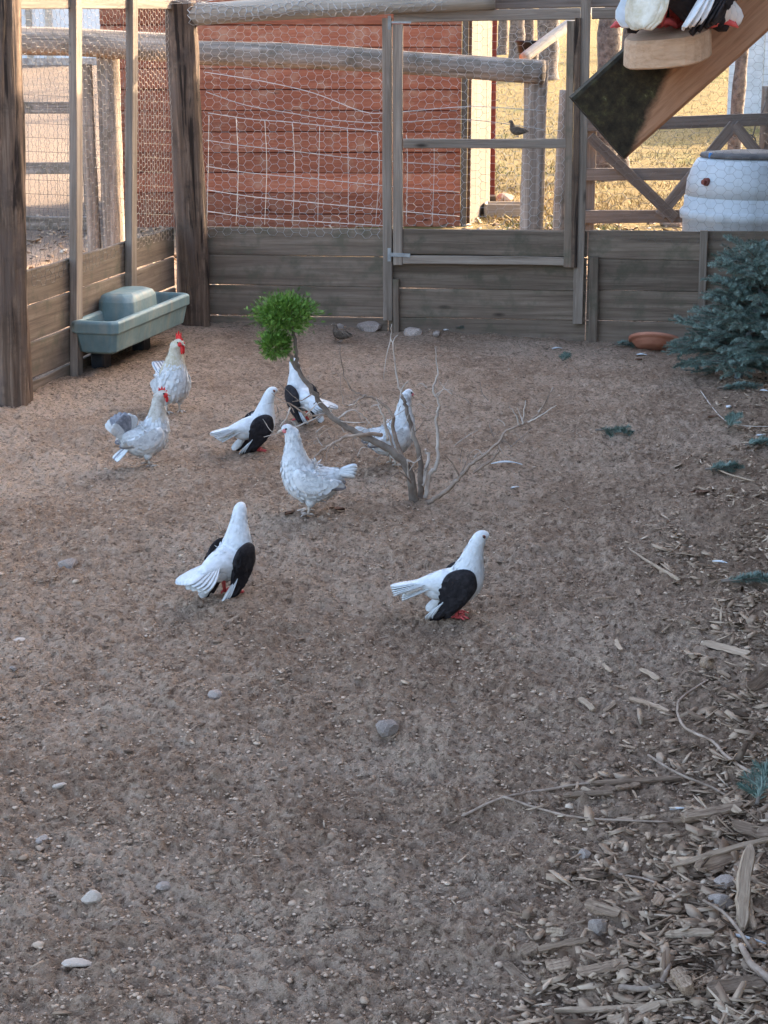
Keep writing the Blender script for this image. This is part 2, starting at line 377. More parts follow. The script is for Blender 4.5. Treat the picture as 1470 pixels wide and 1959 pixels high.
# ------------------------------------------------------------------ ground: one sheet to the horizon
def build_ground():
    ys = list(np.linspace(-2.6, 2.3, 14)); y = 2.4
    while y < 12.3: ys.append(y); y += y * y / (1829 * 1.75) * 1.18
    while y < 400: ys.append(y); y *= 1.025
    ys = np.array(ys)
    ts = np.concatenate([-np.geomspace(14, .235, 26), np.linspace(-.225, .225, 660), np.geomspace(.235, 14, 26)])
    Yg, Tg = np.meshgrid(ys, ts, indexing='ij'); Xg = (Yg + 3) * Tg
    Z = hgt(Xg, Yg)
    d = 1 - sstep(9, 13, Yg)
    ym = yard_mask(Xg, Yg); bm = .75 * bark_mask(Xg, Yg) * (1 - ym)
    Z = Z + d * (1 - ym) * (.016 * (vn(Xg * 32, Yg * 32, 21) - .5) + .013 * (vn(Xg * 75, Yg * 75, 22) - .5) + .009 * (vn(Xg * 160, Yg * 160, 23) - .5))
    nr, nc = Xg.shape
    co = np.stack([Xg, Yg, Z], -1).reshape(-1, 3)
    idx = np.arange(nr * nc).reshape(nr, nc)
    q = np.stack([idx[:-1, :-1], idx[:-1, 1:], idx[1:, 1:], idx[1:, :-1]], -1).reshape(-1, 4)
    me = bpy.data.meshes.new('ground'); me.vertices.add(len(co)); me.vertices.foreach_set('co', co.ravel())
    me.loops.add(q.size); me.loops.foreach_set('vertex_index', q.ravel().astype(np.int32))
    me.polygons.add(len(q)); me.polygons.foreach_set('loop_start', np.arange(0, q.size, 4, dtype=np.int32))
    me.polygons.foreach_set('loop_total', np.full(len(q), 4, dtype=np.int32))
    me.update(); me.validate()
    me.polygons.foreach_set('use_smooth', np.ones(len(q), bool))
    far = sstep(13.8, 16.5, Yg + (vn(Xg * 1.3, Yg * 1.3, 31) - .5) * 2)
    yard = ym * far
    track = sstep(-1.2, -2.4, Xg + .08 * (Yg - 17) + (vn(Xg * .8, Yg * .8, 33) - .5)) if False else 1 - sstep(-2.6, -1.4, Xg + .11 * (Yg - 17) + (vn(Xg * .8, Yg * .8, 33) - .5))
    for nm, a in (('bark', bm), ('yard', yard), ('track', track)):
        at = me.attributes.new(nm, 'FLOAT', 'POINT'); at.data.foreach_set('value', a.ravel().astype(np.float32))
    obj('ground', me, M['soil'], kind='structure')
build_ground()

def big_mesh(name, V, F3, val, m, label, cat, parent=None):
    me = bpy.data.meshes.new(name); me.vertices.add(len(V)); me.vertices.foreach_set('co', np.ascontiguousarray(V, dtype=np.float32).ravel())
    n = F3.shape[1]
    me.loops.add(F3.size); me.loops.foreach_set('vertex_index', F3.ravel().astype(np.int32))
    me.polygons.add(len(F3)); me.polygons.foreach_set('loop_start', np.arange(0, F3.size, n, dtype=np.int32))
    me.polygons.foreach_set('loop_total', np.full(len(F3), n, dtype=np.int32)); me.update(); me.validate()
    if val is not None:
        at = me.attributes.new('v', 'FLOAT', 'POINT'); at.data.foreach_set('value', val.astype(np.float32))
    return obj(name, me, m, parent, label=label, cat=cat, kind='stuff')
ICO_V = None
def ico():
    t = (1 + 5 ** .5) / 2
    v = np.array([(-1, t, 0), (1, t, 0), (-1, -t, 0), (1, -t, 0), (0, -1, t), (0, 1, t), (0, -1, -t), (0, 1, -t), (t, 0, -1), (t, 0, 1), (-t, 0, -1), (-t, 0, 1)], float)
    v /= np.linalg.norm(v[0])
    f = np.array([(0, 11, 5), (0, 5, 1), (0, 1, 7), (0, 7, 10), (0, 10, 11), (1, 5, 9), (5, 11, 4), (11, 10, 2), (10, 7, 6), (7, 1, 8), (3, 9, 4), (3, 4, 2), (3, 2, 6), (3, 6, 8), (3, 8, 9), (4, 9, 5), (2, 4, 11), (6, 2, 10), (8, 6, 7), (9, 8, 1)])
    return v, f
IV, IF = ico()
def in_pen(n, y0=2.7, y1=11.2, half=.24):
    """points spread evenly over the visible pen floor, a little denser close by"""
    y = y0 + (y1 - y0) * NR.random(n) ** 1.25
    x = (NR.random(n) * 2 - 1) * half * (y + .3)
    ok = (yard_mask(x, y) < .05)
    return x[ok], y[ok]
def crumbs(name, n, smin, smax, label, m, power=2.6, flat=.48):
    x, y = in_pen(n); n = len(x)
    s = smin + (smax - smin) * NR.random(n) ** power
    z = hgt(x, y) + s * .12
    A = NR.random(n) * 6.28; sx = 1 + .5 * NR.random(n); sz = flat * (.6 + .6 * NR.random(n))
    V = IV[None] * (1 + .75 * (NR.random((n, 12, 1)) - .5)) * np.stack([sx, np.ones(n), sz], -1)[:, None] * s[:, None, None]
    c, sn = np.cos(A)[:, None], np.sin(A)[:, None]
    X = V[..., 0] * c - V[..., 1] * sn + x[:, None]; Yy = V[..., 0] * sn + V[..., 1] * c + y[:, None]; Zz = V[..., 2] + z[:, None]
    F = (IF[None] + (np.arange(n) * 12)[:, None, None]).reshape(-1, 3)
    val = np.repeat(np.clip(NR.normal(.40, .20, n), 0, .93), 12)
    big_mesh(name, np.stack([X, Yy, Zz], -1).reshape(-1, 3), F, val, m, label, 'soil')
crumbs('soil_crumbs', 34000, .0020, .0062, 'small crumbs of soil and grit all over the pen floor', M['dirtbits'])
crumbs('small_pebbles', 260, .005, .014, 'small grey and pale pebbles scattered over the pen floor', M['dirtbits'], 3.0)
def chips(name, x, y, Ls, Ws, label, tilt=.25, lift=.004, vmean=.45):
    n = len(x); z = hgt(x, y) + lift * (.4 + NR.random(n))
    B = np.array([(-1, -1, 0), (0, -1.15, 0), (1, -.7, 0), (1, .6, 0), (.1, 1.1, 0), (-1, .8, 0)], float)   # ragged flake outline
    B = np.repeat(B[None], n, 0) * (1 + .45 * (NR.random((n, 6, 1)) - .5))
    top = B.copy(); top[..., 2] = .5; bot = B * np.array([.96, .96, 1]); bot[..., 2] = -.5
    curl = (NR.random(n) - .3) * .35
    V = np.concatenate([top, bot], 1)
    T = .001 + .16 * Ws * NR.random(n)
    Lx = V[..., 0] * Ls[:, None]; Wy = V[..., 1] * Ws[:, None]; Tz = V[..., 2] * T[:, None] + curl[:, None] * (V[..., 0] ** 2) * Ls[:, None] * .6
    A = NR.random(n) * 6.28; tx = NR.normal(0, tilt, n); ty = NR.normal(0, tilt, n)
    Tz = Tz + Lx * tx[:, None] + Wy * ty[:, None]
    Tz = Tz - np.minimum(Tz.min(1), 0)[:, None] * .55
    c, s = np.cos(A)[:, None], np.sin(A)[:, None]
    P = np.stack([Lx * c - Wy * s + x[:, None], Lx * s + Wy * c + y[:, None], Tz + z[:, None]], -1).reshape(-1, 3)
    tri = [(0, 1, 2), (0, 2, 3), (0, 3, 4), (0, 4, 5), (6, 8, 7), (6, 9, 8), (6, 10, 9), (6, 11, 10)]
    for j in range(6): k = (j + 1) % 6; tri += [(j, j + 6, k + 6), (j, k + 6, k)]
    F = (np.array(tri)[None] + (np.arange(n) * 12)[:, None, None]).reshape(-1, 3)
    val = np.repeat(np.clip(NR.normal(vmean, .24, n), 0, 1), 12)
    big_mesh(name, P, F, val, M['litter'], label, 'wood litter')
def bark_pts(n):
    y = 2.8 + 8 * NR.random(n) ** 1.3; x = .1 + .23 * (y - 3) + NR.random(n) * (.35 + .12 * y)
    k = (NR.random(n) < bark_mask(x, y)) & (yard_mask(x, y) < .05)
    return x[k], y[k]
x, y = bark_pts(26000); k = vn(x * 5, y * 5, 51) + .35 * NR.random(len(x)) > .50; x, y = x[k], y[k]; n = len(x)
chips('bark_litter', x, y, .005 + .030 * NR.random(n) ** 3.2, .0025 + .0085 * NR.random(n) ** 2.2, 'brown wood chips and bark litter heaped along the barn side of the pen')
x, y = in_pen(1900); n = len(x)
chips('scattered_wood_flakes', x, y, .004 + .014 * NR.random(n) ** 2.5, .002 + .006 * NR.random(n) ** 2, 'thin flakes of wood and straw trodden into the soil', .10, .0015, .42)
# loose debris behind the fences
n = 2600; y = 11.6 + 6.5 * NR.random(n); x = -4.2 + 8.2 * NR.random(n); k = yard_mask(x, y) > .9; x, y = x[k], y[k]; n = len(x)
chips('yard_gravel', x, y, .012 + .03 * NR.random(n) ** 2, .008 + .02 * NR.random(n), 'gravel and leaf litter on the ground behind the pen', .3, .006, .5)
def grass_field():
    n = 26000
    y = 16.2 + 26 * NR.random(n) ** 1.7; x = (.02 + .26 * NR.random(n)) * y
    k = vn(x * 1.2, y * 1.2, 40) > .25; x, y = x[k], y[k]; n = len(x)
    h = .025 + .06 * NR.random(n) ** 2; A = NR.random(n) * 6.28; wv = .006 + .006 * NR.random(n); z = hgt(x, y) - .005
    dx, dy = np.cos(A), np.sin(A); lean = NR.normal(0, .6, (n, 2)) * h[:, None]
    P = np.stack([np.stack([x - dx * wv, y - dy * wv, z], -1), np.stack([x + dx * wv, y + dy * wv, z], -1), np.stack([x + lean[:, 0], y + lean[:, 1], z + h], -1)], 1).reshape(-1, 3)
    F = np.arange(n * 3).reshape(-1, 3)
    val = np.repeat(np.clip(NR.normal(.6, .25, n) - .5 * (vn(x * .55, y * .55, 41) > .68), 0, 1), 3)
    big_mesh('dry_grass', P, F, val, M['grass'], 'short dry yellow grass in the sunlit yard behind the pen', 'grass')
grass_field()

# ------------------------------------------------------------------ the barn beside the pen (casts the shade)
def barn():
    d = Vector((.239, 1, 0)).normalized(); n = Vector((-d.y, d.x, 0))     # n points into the pen
    o = Vector((.62, 0, 0)); t = thing('barn', 'brown board barn standing beside the pen', 'barn', o)
    for i in range(19):                                              # wall boards
        z = -.05 + i * .18
        plank('board', o + d * 1.9 + Vector((0, 0, z + .09)), o + d * 16.3 + Vector((0, 0, z + .09)), .176, .024, M['barnwall'], t)
    far = o + d * 16.3
    vs = [o + d * 1.8 + n * .25 + Vector((0, 0, 3.36)), far + d * .2 + n * .25 + Vector((0, 0, 3.36)), far + d * .2 - n * 5 + Vector((0, 0, 4.5)), o + d * 1.8 - n * 5 + Vector((0, 0, 4.5))]
    up = Vector((0, 0, .06)); c = o
    vv = [v - c for v in vs] + [v - c + up for v in vs]
    obj('roof', mesh('roof', vv, [(3, 2, 1, 0), (4, 5, 6, 7), (0, 1, 5, 4), (1, 2, 6, 5), (2, 3, 7, 6), (3, 0, 4, 7)]), M['roofing'], t)
    e = [far + Vector((0, 0, -.05)), far - n * 5 + Vector((0, 0, -.05)), far - n * 5 + Vector((0, 0, 4.45)), far + Vector((0, 0, 3.33))]
    e = [p - c for p in e] + [p - c - d * .05 for p in e]
    obj('gable_wall', mesh('gable_wall', e, [(0, 1, 2, 3), (7, 6, 5, 4), (0, 4, 5, 1), (1, 5, 6, 2), (2, 6, 7, 3), (3, 7, 4, 0)]), M['barnwall'], t)
barn()

# ------------------------------------------------------------------ back fence with door
def hex_wire(name, fn, s0, s1, z0, z1, w, h, m, parent, rad=.00095, seed=0, sag=.009, kind='stuff', label=None, cat=None):
    """hexagonal netting, wires twisted along s; fn maps (s, z, offset) into the scene"""
    vs, fs = [], []
    nodes = {}
    cols = int((s1 - s0) / (w * .75)) + 1; rows = int((z1 - z0) / h) + 1
    def pt(s, z):
        key = (round(s, 4), round(z, 4))
        if key not in nodes:
            a = np.float64(s * 4); b = np.float64(z * 4)
            o = sag * 2 * (float(vn(a, b, seed)) - .5)
            j1 = .12 * w * (float(vn(a * 9, b * 9, seed + 2)) - .5) + .55 * w * (float(vn(a * 1.1, b * 1.1, seed + 5)) - .5); j2 = .14 * h * (float(vn(a * 9 + 7, b * 9, seed + 3)) - .5) + 1.1 * h * (float(vn(a * .9, b * .9, seed + 6)) - .5)
            nodes[key] = fn(s + j1, z + j2, o)
        return nodes[key]
    def edge(a, b):
        if not (s0 - .001 <= a[0] <= s1 + .001 and s0 - .001 <= b[0] <= s1 + .001 and z0 - .001 <= a[1] <= z1 + .001 and z0 - .001 <= b[1] <= z1 + .001): return
        p, q = pt(*a), pt(*b); d = (q - p).normalized(); u = d.orthogonal().normalized(); v = d.cross(u); i = len(vs)
        for c in (p, q):
            for k in range(3): vs.append(c + (u * math.cos(k * 2.094) + v * math.sin(k * 2.094)) * rad)
        for k in range(3): fs.append((i + k, i + (k + 1) % 3, i + 3 + (k + 1) % 3, i + 3 + k))
    for c in range(-1, cols + 1):
        for r in range(-1, rows + 1):
            cs = s0 + c * w * .75; cz = z0 + r * h + (h / 2 if c % 2 else 0)
            A = (cs - w / 4, cz + h / 2); B = (cs + w / 4, cz + h / 2); C = (cs + w / 2, cz); D = (cs - w / 2, cz)
            edge(A, B); edge(B, C); edge(D, A)
    b = vs[0].copy(); o = obj(name, mesh(name, [v - b for v in vs], fs), m, loc=b, kind=kind, label=label, cat=cat)
    if parent: wchild(o, parent)
    return o
def fence_back():
    t = thing('board_fence', 'brown horizontal board fence with wire netting across the back of the pen', 'fence', Fp(1.2, -.05))
    def bd(s0, s1, z0, z1, off=0, m='fence', thk=.024, name='board'):
        plank(name, Fp(s0, (z0 + z1) / 2, off), Fp(s1, (z0 + z1) / 2, off), z1 - z0, thk, M[m], t, jit=.0018)
    for (a, b, zs) in ((-.02, 1.130, [(.426, .597), (.2415, .4255), (.0575, .241), (-.10, .050)]),
                       (1.136, 2.336, [(.440, .600), (.239, .438), (.058, .237), (-.16, .056)]),
                       (2.342, 3.028, [(.432, .604), (.244, .430), (.060, .242), (-.18, .058)]),
                       (3.034, 4.3, [(.434, .607), (.246, .432), (.062, .244), (-.18, .060)])):
        for (z0, z1) in zs: bd(a, b, z0 + rng.uniform(-.001, .001), z1 - rng.uniform(.0, .002), rng.uniform(-.003, .003))
    def post(s0, s1, z0, z1, off, m='fence_grey', thk=.045):
        plank('post', Fp((s0 + s1) / 2, z0, off), Fp((s0 + s1) / 2 - .004, z1, off), s1 - s0, thk, M[m], t, up=FD, jit=.002, seg=4)
    post(1.107, 1.163, .045, 1.83, .036)
    post(2.262, 2.322, .044, 1.95, .036)
    post(1.168, 1.207, -.05, .297, .034, 'fence', .04); post(2.357, 2.412, -.14, .446, .034, 'fence', .04); post(3.004, 3.05, .0, .611, .034, 'fence_grey', .035)
    # header over the door and the two top beams
    plank('header', Fp(1.17, 1.835, .03), Fp(2.258, 1.852, .03), .065, .05, M['fence_grey'], t)
    plank('header', Fp(2.325, 1.855, .03), Fp(4.2, 1.875, .03), .065, .05, M['fence_grey'], t)
    rail_log('top_beam', Fp(-.05, 1.845, .06), Fp(1.76, 1.955, .06), .062, .072, M['pole'], t, seg=30, ns=18, rough=.05, bend=.006, seed=4)
    hex_wire('netting_edge', lambda s, z, o: Fp(s, 1.845 + .06 * s, .06) + FN * (.074 * math.cos(z)) + Vector((0, 0, .074 * math.sin(z) - .012 * abs(math.sin(s * 5)))), -.05, 1.5, -.6, 1.9, .055, .42, M['wire'], t, seed=31, rad=.0026)
    plank('top_beam', Fp(1.68, 1.945, -.075), Fp(4.3, 1.99, -.075), .13, .06, M['gate'], t)
    hex_wire('wire_netting', lambda s, z, o: Fp(s, z, .016 + abs(o)), .0, 1.105, .535, 1.80, .064, .048, M['wire'], t, seed=1)
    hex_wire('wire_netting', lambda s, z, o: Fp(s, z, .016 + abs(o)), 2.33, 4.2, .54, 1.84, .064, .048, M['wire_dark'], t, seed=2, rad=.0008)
    # the door: its own thing
    d = thing('mesh_door', 'narrow wire mesh door with grey wood frame set in the back fence', 'door', Fp(1.7, .384, .05))
    def dp(name, s0, z0, s1, z1, wd, m='fence_grey', off=.05, thk=.036):
        up = FD if abs(z1 - z0) > abs(s1 - s0) else Vector((0, 0, 1))
        return plank(name, Fp(s0, z0, off), Fp(s1, z1, off), wd, thk, M[m], d, up=up, seg=4)
    dp('stile', 1.199, .386, 1.196, 1.795, .058); dp('stile', 2.222, .386, 2.204, 1.812, .046, 'fence'); dp('stile', 2.262, .386, 2.246, 1.83, .036, 'bark_log', .066, .03)
    dp('rail', 1.229, 1.108, 2.198, 1.112, .054); dp('rail', 1.229, .419, 2.198, .421, .05); dp('rail', 1.229, .525, 2.198, .522, .150, 'fence', .045, .022)
    hex_wire('wire_netting', lambda s, z, o: Fp(s, z, .032 + abs(o) * .3), 1.235, 2.2, .60, 1.80, .064, .048, M['wire'], d, seed=3)
    for (z, up_) in ((.448, 1), (1.805, 0)):
        h = obj('hinge', None, None); h.location = Fp(1.15, z, .075)
        wchild(h, d)
        plank('hinge_plate', Fp(1.146, z - .042, .0625), Fp(1.146, z + .038, .0625), .020, .004, M['hinge'], h, up=FD, jit=0, seg=1)
        plank('hinge_strap', Fp(1.158, z, .0725), Fp(1.275, z - .004 if up_ else z, .0725), .024 if up_ else .012, .004, M['hinge'], h, jit=0, seg=1)
    return t, d
fence_t, door_t = fence_back()

def fence_side():
    t = thing('board_fence', 'low board fence with tall thin posts and netting behind the trough', 'fence', Lp(1.0, 0))
    for (a, b) in ((.06, .84), (.846, 1.62), (1.626, 2.24)):
        for (z0, z1) in ((.436, .607), (.250, .428), (.062, .244), (-.10, .054)):
            plank('board', Lp(a, (z0 + z1) / 2, rng.uniform(-.003, .003)), Lp(b, (z0 + z1) / 2, rng.uniform(-.003, .003)), z1 - z0 - .004, .024, M['fence'], t, jit=.003)
    for l, z1 in ((.70, 2.0), (1.50, 2.0)):
        plank('post', Lp(l + .19, -.03, .034), Lp(l - .02, z1, .034), .085, .042, M['fence_grey'], t, up=LD, seg=5)
    plank('top_rail', Lp(-.1, 1.925, 0), Lp(2.6, 1.895, 0), .085, .05, M['fence_grey'], t)
    hex_wire('wire_netting', lambda s, z, o: Lp(s, z, .016 + abs(o)), .05, .80, .535, 1.90, .056, .040, M['wire_tan'], t, seed=6, rad=.0016)
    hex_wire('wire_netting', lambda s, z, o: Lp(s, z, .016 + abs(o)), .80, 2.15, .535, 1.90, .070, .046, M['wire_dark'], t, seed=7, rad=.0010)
fence_side()
rail_log('log_post', Vector((-1.165, 11.22, -.12)), Vector((-1.205, 11.25, 1.93)), .098, .092, M['bark_log'], seg=110, ns=48, rough=.13, bend=.010, seed=2,
         label='thick round log post with peeling bark at the corner behind the trough', cat='post')
rail_log('log_post', Vector((-1.825, 8.78, -.12)), Vector((AT(-6, 0, 8.8).x, 8.80, 2.05)), .105, .102, M['bark_log'], seg=120, ns=48, rough=.20, bend=.010, seed=9,
         label='dark cracked log post at the near end of the low side fence', cat='post')
def roof_net():
    def fn(s, z, o):      # z runs from the back beam towards the camera
        sag = .055 * math.sin(min(1, z / 2.6) * math.pi) * (1 + .4 * math.sin(s * 1.7))
        edge = .035 * math.exp(-z * 7) * math.sin(s * 9)
        return FB0 + FD * (s - z * .12) + Vector((0, -z * 1.0 + .1, 1.93 + .045 * s + .12 * z - sag * 1.4 + edge + o * 2))
    hex_wire('roof_netting', fn, -.2, 3.6, -.02, 2.6, .075, .06, M['wire'], None, seed=12, rad=.0014, sag=.012, label='sagging wire netting stretched over the pen from the back beam', cat='netting')
roof_net()

# ------------------------------------------------------------------ yard behind: log rails, field wire, shed, gate, posts
def log_fence():
    t = thing('log_fence', 'grey round log rail fence running behind the pen', 'fence', (0, 13.3, 0))
    rail_log('rail', AT(350, 100, 13.9), AT(1040, 134, 13.0), .088, .080, M['log_grey'], t, seg=70, ns=32, rough=.07, bend=.014, seed=5)
    rail_log('rail', AT(-60, 79, 13.6), AT(330, 88, 14.0), .10, .10, M['log_grey'], t, seg=60, ns=32, rough=.07, bend=.012, seed=6)
    p = AT(1026, 125, 13.02)
    rail_log('post', Vector((p.x, 13.12, H(p.x, 13.1) - .1)), Vector((p.x + .005, 13.12, 1.56)), .082, .078, M['log_grey'], t, seg=50, ns=28, rough=.12, bend=.006, seed=7)
    for u, r in ((172, .05), (212, .082)):
        p = AT(u, 300, 13.95); rail_log('post', Vector((p.x, 13.97, H(p.x, 13.97) - .1)), Vector((p.x, 13.97, 1.52 if u < 200 else 1.74)), r, r, M['log_grey'], t, seg=50, ns=24, rough=.10, bend=.006, seed=u)
log_fence()
rail_log('gate_post', Vector((AT(1076, 300, 14.0).x, 14.0, H(1.4, 14) - .1)), Vector((AT(1078, 300, 14.0).x, 14.0, AT(1078, 172, 14.0).z)), .052, .050, M['log_grey'], seg=50, ns=24, rough=.10, seed=15,
         label='slim weathered round topped post behind the door frame', cat='post')
def field_wire():
    t = thing('field_wire', 'sagging square field wire hung behind the left netting panel', 'wire fence', AT(560, 430, 13.0))
    def line(name, pts, r=.0034):
        tube(name, crom([AT(u, v, y) for (u, v, y) in pts], 5), r, M['wire'], t, 4)
    yy = 13.05
    rows = [[(392, 138, yy), (500, 155, yy), (600, 178, yy), (690, 212, yy), (742, 216, yy), (900, 204, yy), (1040, 212, yy)],
            [(395, 176, yy), (470, 201, yy), (560, 217, yy), (640, 230, yy), (742, 235, yy), (880, 228, yy), (1010, 243, yy), (1045, 250, yy)],
            [(398, 216, yy), (480, 228, yy), (560, 234, yy), (640, 243, yy), (742, 253, yy)],
            [(395, 268, yy), (460, 278, yy), (560, 289, yy), (650, 300, yy), (742, 308, yy), (880, 318, yy)],
            [(395, 318, yy), (480, 331, yy), (600, 342, yy), (742, 356, yy), (880, 368, yy)],
            [(396, 363, yy), (480, 376, yy), (600, 388, yy), (742, 402, yy), (880, 414, yy)],
            [(398, 404, yy), (480, 416, yy), (600, 424, yy), (742, 432, yy)]]
    for r in rows: line('line_wire', r)
    for u in (400, 452, 507, 560, 612, 665, 722, 778, 830):
        top = 220 + (u - 398) * .1; line('stay_wire', [(u, top, yy), (u + rng.uniform(-3, 5), 320, yy), (u + rng.uniform(-4, 5), 430, yy)], .0028)
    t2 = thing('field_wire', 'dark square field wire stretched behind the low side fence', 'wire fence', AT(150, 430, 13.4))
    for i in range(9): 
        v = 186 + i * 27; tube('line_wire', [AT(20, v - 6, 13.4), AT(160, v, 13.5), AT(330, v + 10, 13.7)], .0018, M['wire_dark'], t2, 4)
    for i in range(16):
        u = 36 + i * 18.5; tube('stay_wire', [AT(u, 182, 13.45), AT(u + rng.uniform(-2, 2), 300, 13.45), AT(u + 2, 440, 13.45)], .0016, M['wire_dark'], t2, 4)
field_wire()
def shed():
    y0 = 17.0; xl, xr = -2.55, .70
    t = thing('red_shed', 'red painted board shed standing behind the pen', 'shed', ((xl + xr) / 2, y0, 0))
    z = -.06; i = 0
    while z < 2.25:
        h = .186 + rng.uniform(-.006, .008)
        plank('board', Vector((xl, y0 + rng.uniform(-.003, .003), z + h / 2)), Vector((xr, y0 + rng.uniform(-.003, .003), z + h / 2)), h - .008, .022, M['shed'], t, jit=.004, seg=5)
        z += h
    def slab(name, a, b, c, d, m):
        n = (b - a).cross(d - a).normalized() * .03; o = t.location
        vv = [p - o for p in (a, b, c, d)] + [p - o + n for p in (a, b, c, d)]
        obj(name, mesh(name, vv, [(0, 1, 2, 3), (7, 6, 5, 4), (0, 4, 5, 1), (1, 5, 6, 2), (2, 6, 7, 3), (3, 7, 4, 0)]), M[m], t)
    V3 = Vector
    slab('backing', V3((xl, y0 + .05, -.1)), V3((xr, y0 + .05, -.1)), V3((xr, y0 + .05, 2.25)), V3((xl, y0 + .05, 2.25)), 'redpost')
    slab('side_wall', V3((xl, y0 + .09, -.1)), V3((xl, y0 + 3.2, -.1)), V3((xl, y0 + 3.2, 2.1)), V3((xl, y0 + .09, 2.2)), 'shed')
    slab('side_wall', V3((xr - .03, y0 + .09, -.1)), V3((xr - .03, y0 + 3.2, -.1)), V3((xr - .03, y0 + 3.2, 2.1)), V3((xr - .03, y0 + .09, 2.2)), 'shed')
    slab('roof', V3((xl - .15, y0 - .1, 2.26)), V3((xr + .05, y0 - .1, 2.26)), V3((xr + .05, y0 + 3.4, 2.16)), V3((xl - .15, y0 + 3.4, 2.16)), 'roofing')
    plank('corner_trim', V3((xr + .032, y0 - .02, -.1)), V3((xr + .032, y0 - .02, 2.2)), .056, .03, M['pale'], t, up=Vector((1, 0, 0)))
    # open pale door leaf beside the corner and the red posts of the lean-to behind it
    d = thing('shed_door', 'pale wooden door leaf standing open at the corner of the red shed', 'door', (.80, 17.1, 0))
    for k in range(4):
        a = .05 + k * .40; p = V3((.775, 17.08, 0)) + V3((.17, .98, 0)) * (a + .2)
        plank('door_board', V3((p.x, p.y, H(p.x, p.y) - .01)), V3((p.x, p.y, 2.15)), .392, .03, M['pale'], d, up=V3((.17, .98, 0)))
    r = thing('lean_to_frame', 'dark red upright posts of the lean-to beside the red shed', 'frame', (1.1, 18.9, 0))
    for (u, yy, wd) in ((921, 18.75, .04), (932, 18.9, .055), (942, 19.1, .06)):
        x = AT(u, 300, yy).x; plank('post', V3((x, yy, H(x, yy) - .02 + (0 if u < 940 else .12))), V3((x, yy, 2.3)), wd, .05, M['redpost'], r, up=V3((1, 0, 0)))
    plank('foot_beam', V3((AT(915, 300, 18.95).x, 18.95, .05)), V3((AT(950, 300, 18.95).x, 18.95, .06)), .14, .12, M['pale'], r)
    plank('top_plate', V3((AT(915, 300, 18.95).x, 18.95, 2.34)), V3((AT(955, 300, 18.95).x, 18.95, 2.34)), .1, .12, M['redpost'], r)
    plank('ledge', V3((AT(926, 85, 18.85).x, 18.82, AT(930, 80, 18.8).z)), V3((AT(942, 85, 18.85).x, 18.82, AT(930, 80, 18.8).z)), .09, .05, M['pale'], r)
shed()
def far_gate():
    t = thing('farm_gate', 'old wooden farm gate with crossed braces behind the white barrel', 'gate', (2.6, 14.6, 0))
    g = 14.6
    def pl(name, a, b, w, y=g, thk=.04): plank(name, AT(a[0], a[1], y), AT(b[0], b[1], y), w, thk, M['gate'], t)
    pl('rail', (1120, 240), (1600, 224), .095); pl('rail', (1115, 334), (1600, 330), .095); pl('rail', (1110, 415), (1600, 410), .10)
    pl('brace', (1128, 262), (1292, 418), .085, g - .045); pl('brace', (1405, 238), (1262, 412), .085, g - .045); pl('brace', (1405, 238), (1545, 412), .085, g - .045)
    for u in (1130, 1585): 
        p = AT(u, 300, g + .045); plank('stile', Vector((p.x, g + .045, H(p.x, g) + .06)), Vector((p.x, g + .045, AT(u, 205, g).z)), .085, .04, M['gate'], t, up=Vector((1, 0, 0)))
    hex_wire('wire_mesh', lambda s, z, o: Vector((s, g + .03, z)), 1.62, 3.3, .30, 1.02, .16, .075, M['wire_dark'], t, seed=20, rad=.0016)
far_gate()
p = AT(1462, 300, 14.9)
rail_log('gate_post', Vector((p.x, 14.9, H(p.x, 14.9) - .1)), Vector((p.x, 14.9, AT(1462, 165, 14.9).z)), .055, .05, M['log_grey'], seg=50, ns=24, rough=.08, seed=17,
         label='grey post standing behind the barrel with wire hanging on it', cat='post')
def loop_wire():
    y = 14.8; pts = [AT(u, v, y) for (u, v) in ((1465, 196), (1458, 215), (1448, 232), (1440, 262), (1432, 272), (1424, 264), (1436, 258), (1446, 268), (1440, 285), (1446, 296), (1452, 312), (1460, 330))]
    tube('hanging_wire', crom(pts, 4), .006, M['wire_dark'], None, 5, label='dark looped wire hanging from the post by the barrel', cat='wire')
loop_wire()
def side_yard_fence():
    t = thing('rail_fence', 'low weathered rail fence in the sunlit yard beyond the side fence', 'fence', (-3.4, 16.6, 0))
    y = 16.4
    for v, wd in ((207, .10), (322, .10), (428, .12)):
        plank('rail', AT(-60, v, y), AT(172, v - 1, y), wd, .04, M['log_grey'], t)
    for u in (-40, 168):
        p = AT(u, 300, y + .045); plank('post', Vector((p.x, y + .05, H(p.x, y) - .1)), Vector((p.x, y + .05, 1.35)), .09, .05, M['log_grey'], t, up=Vector((1, 0, 0)))
side_yard_fence()
def white_building():
    t = thing('white_building', 'sunlit white rendered building beyond the log rail fence', 'building', (-9, 44, H(-9, 44)))
    o = t.location; D = 44.0; x0, x1 = -20, AT(205, 60, D).x
    z0 = H(-9, D) - .5
    def box(name, xa, xb, ya, yb, za, zb, m):
        vv = [Vector(q) - o for q in ((xa, ya, za), (xb, ya, za), (xb, yb, za), (xa, yb, za), (xa, ya, zb), (xb, ya, zb), (xb, yb, zb), (xa, yb, zb))]
        return obj(name, mesh(name, vv, [(3, 2, 1, 0), (4, 5, 6, 7), (0, 1, 5, 4), (1, 2, 6, 5), (2, 3, 7, 6), (3, 0, 4, 7)]), M[m], t)
    box('wall', x0, x1, D, D + 5, z0, 4.6, 'plaster'); box('roof', x0 - .3, x1 + .3, D - .3, D + 5.3, 4.603, 4.8, 'roofing')
    for u in (58, 95): 
        x = AT(u, 80, D).x; box('wall_post', x - .07, x + .07, D - .05, D - .003, z0, 4.6, 'pole')
    box('plinth', x0, x1 + .02, D - .08, D - .003, z0, H(-9, D) + .15, 'stone')
white_building()
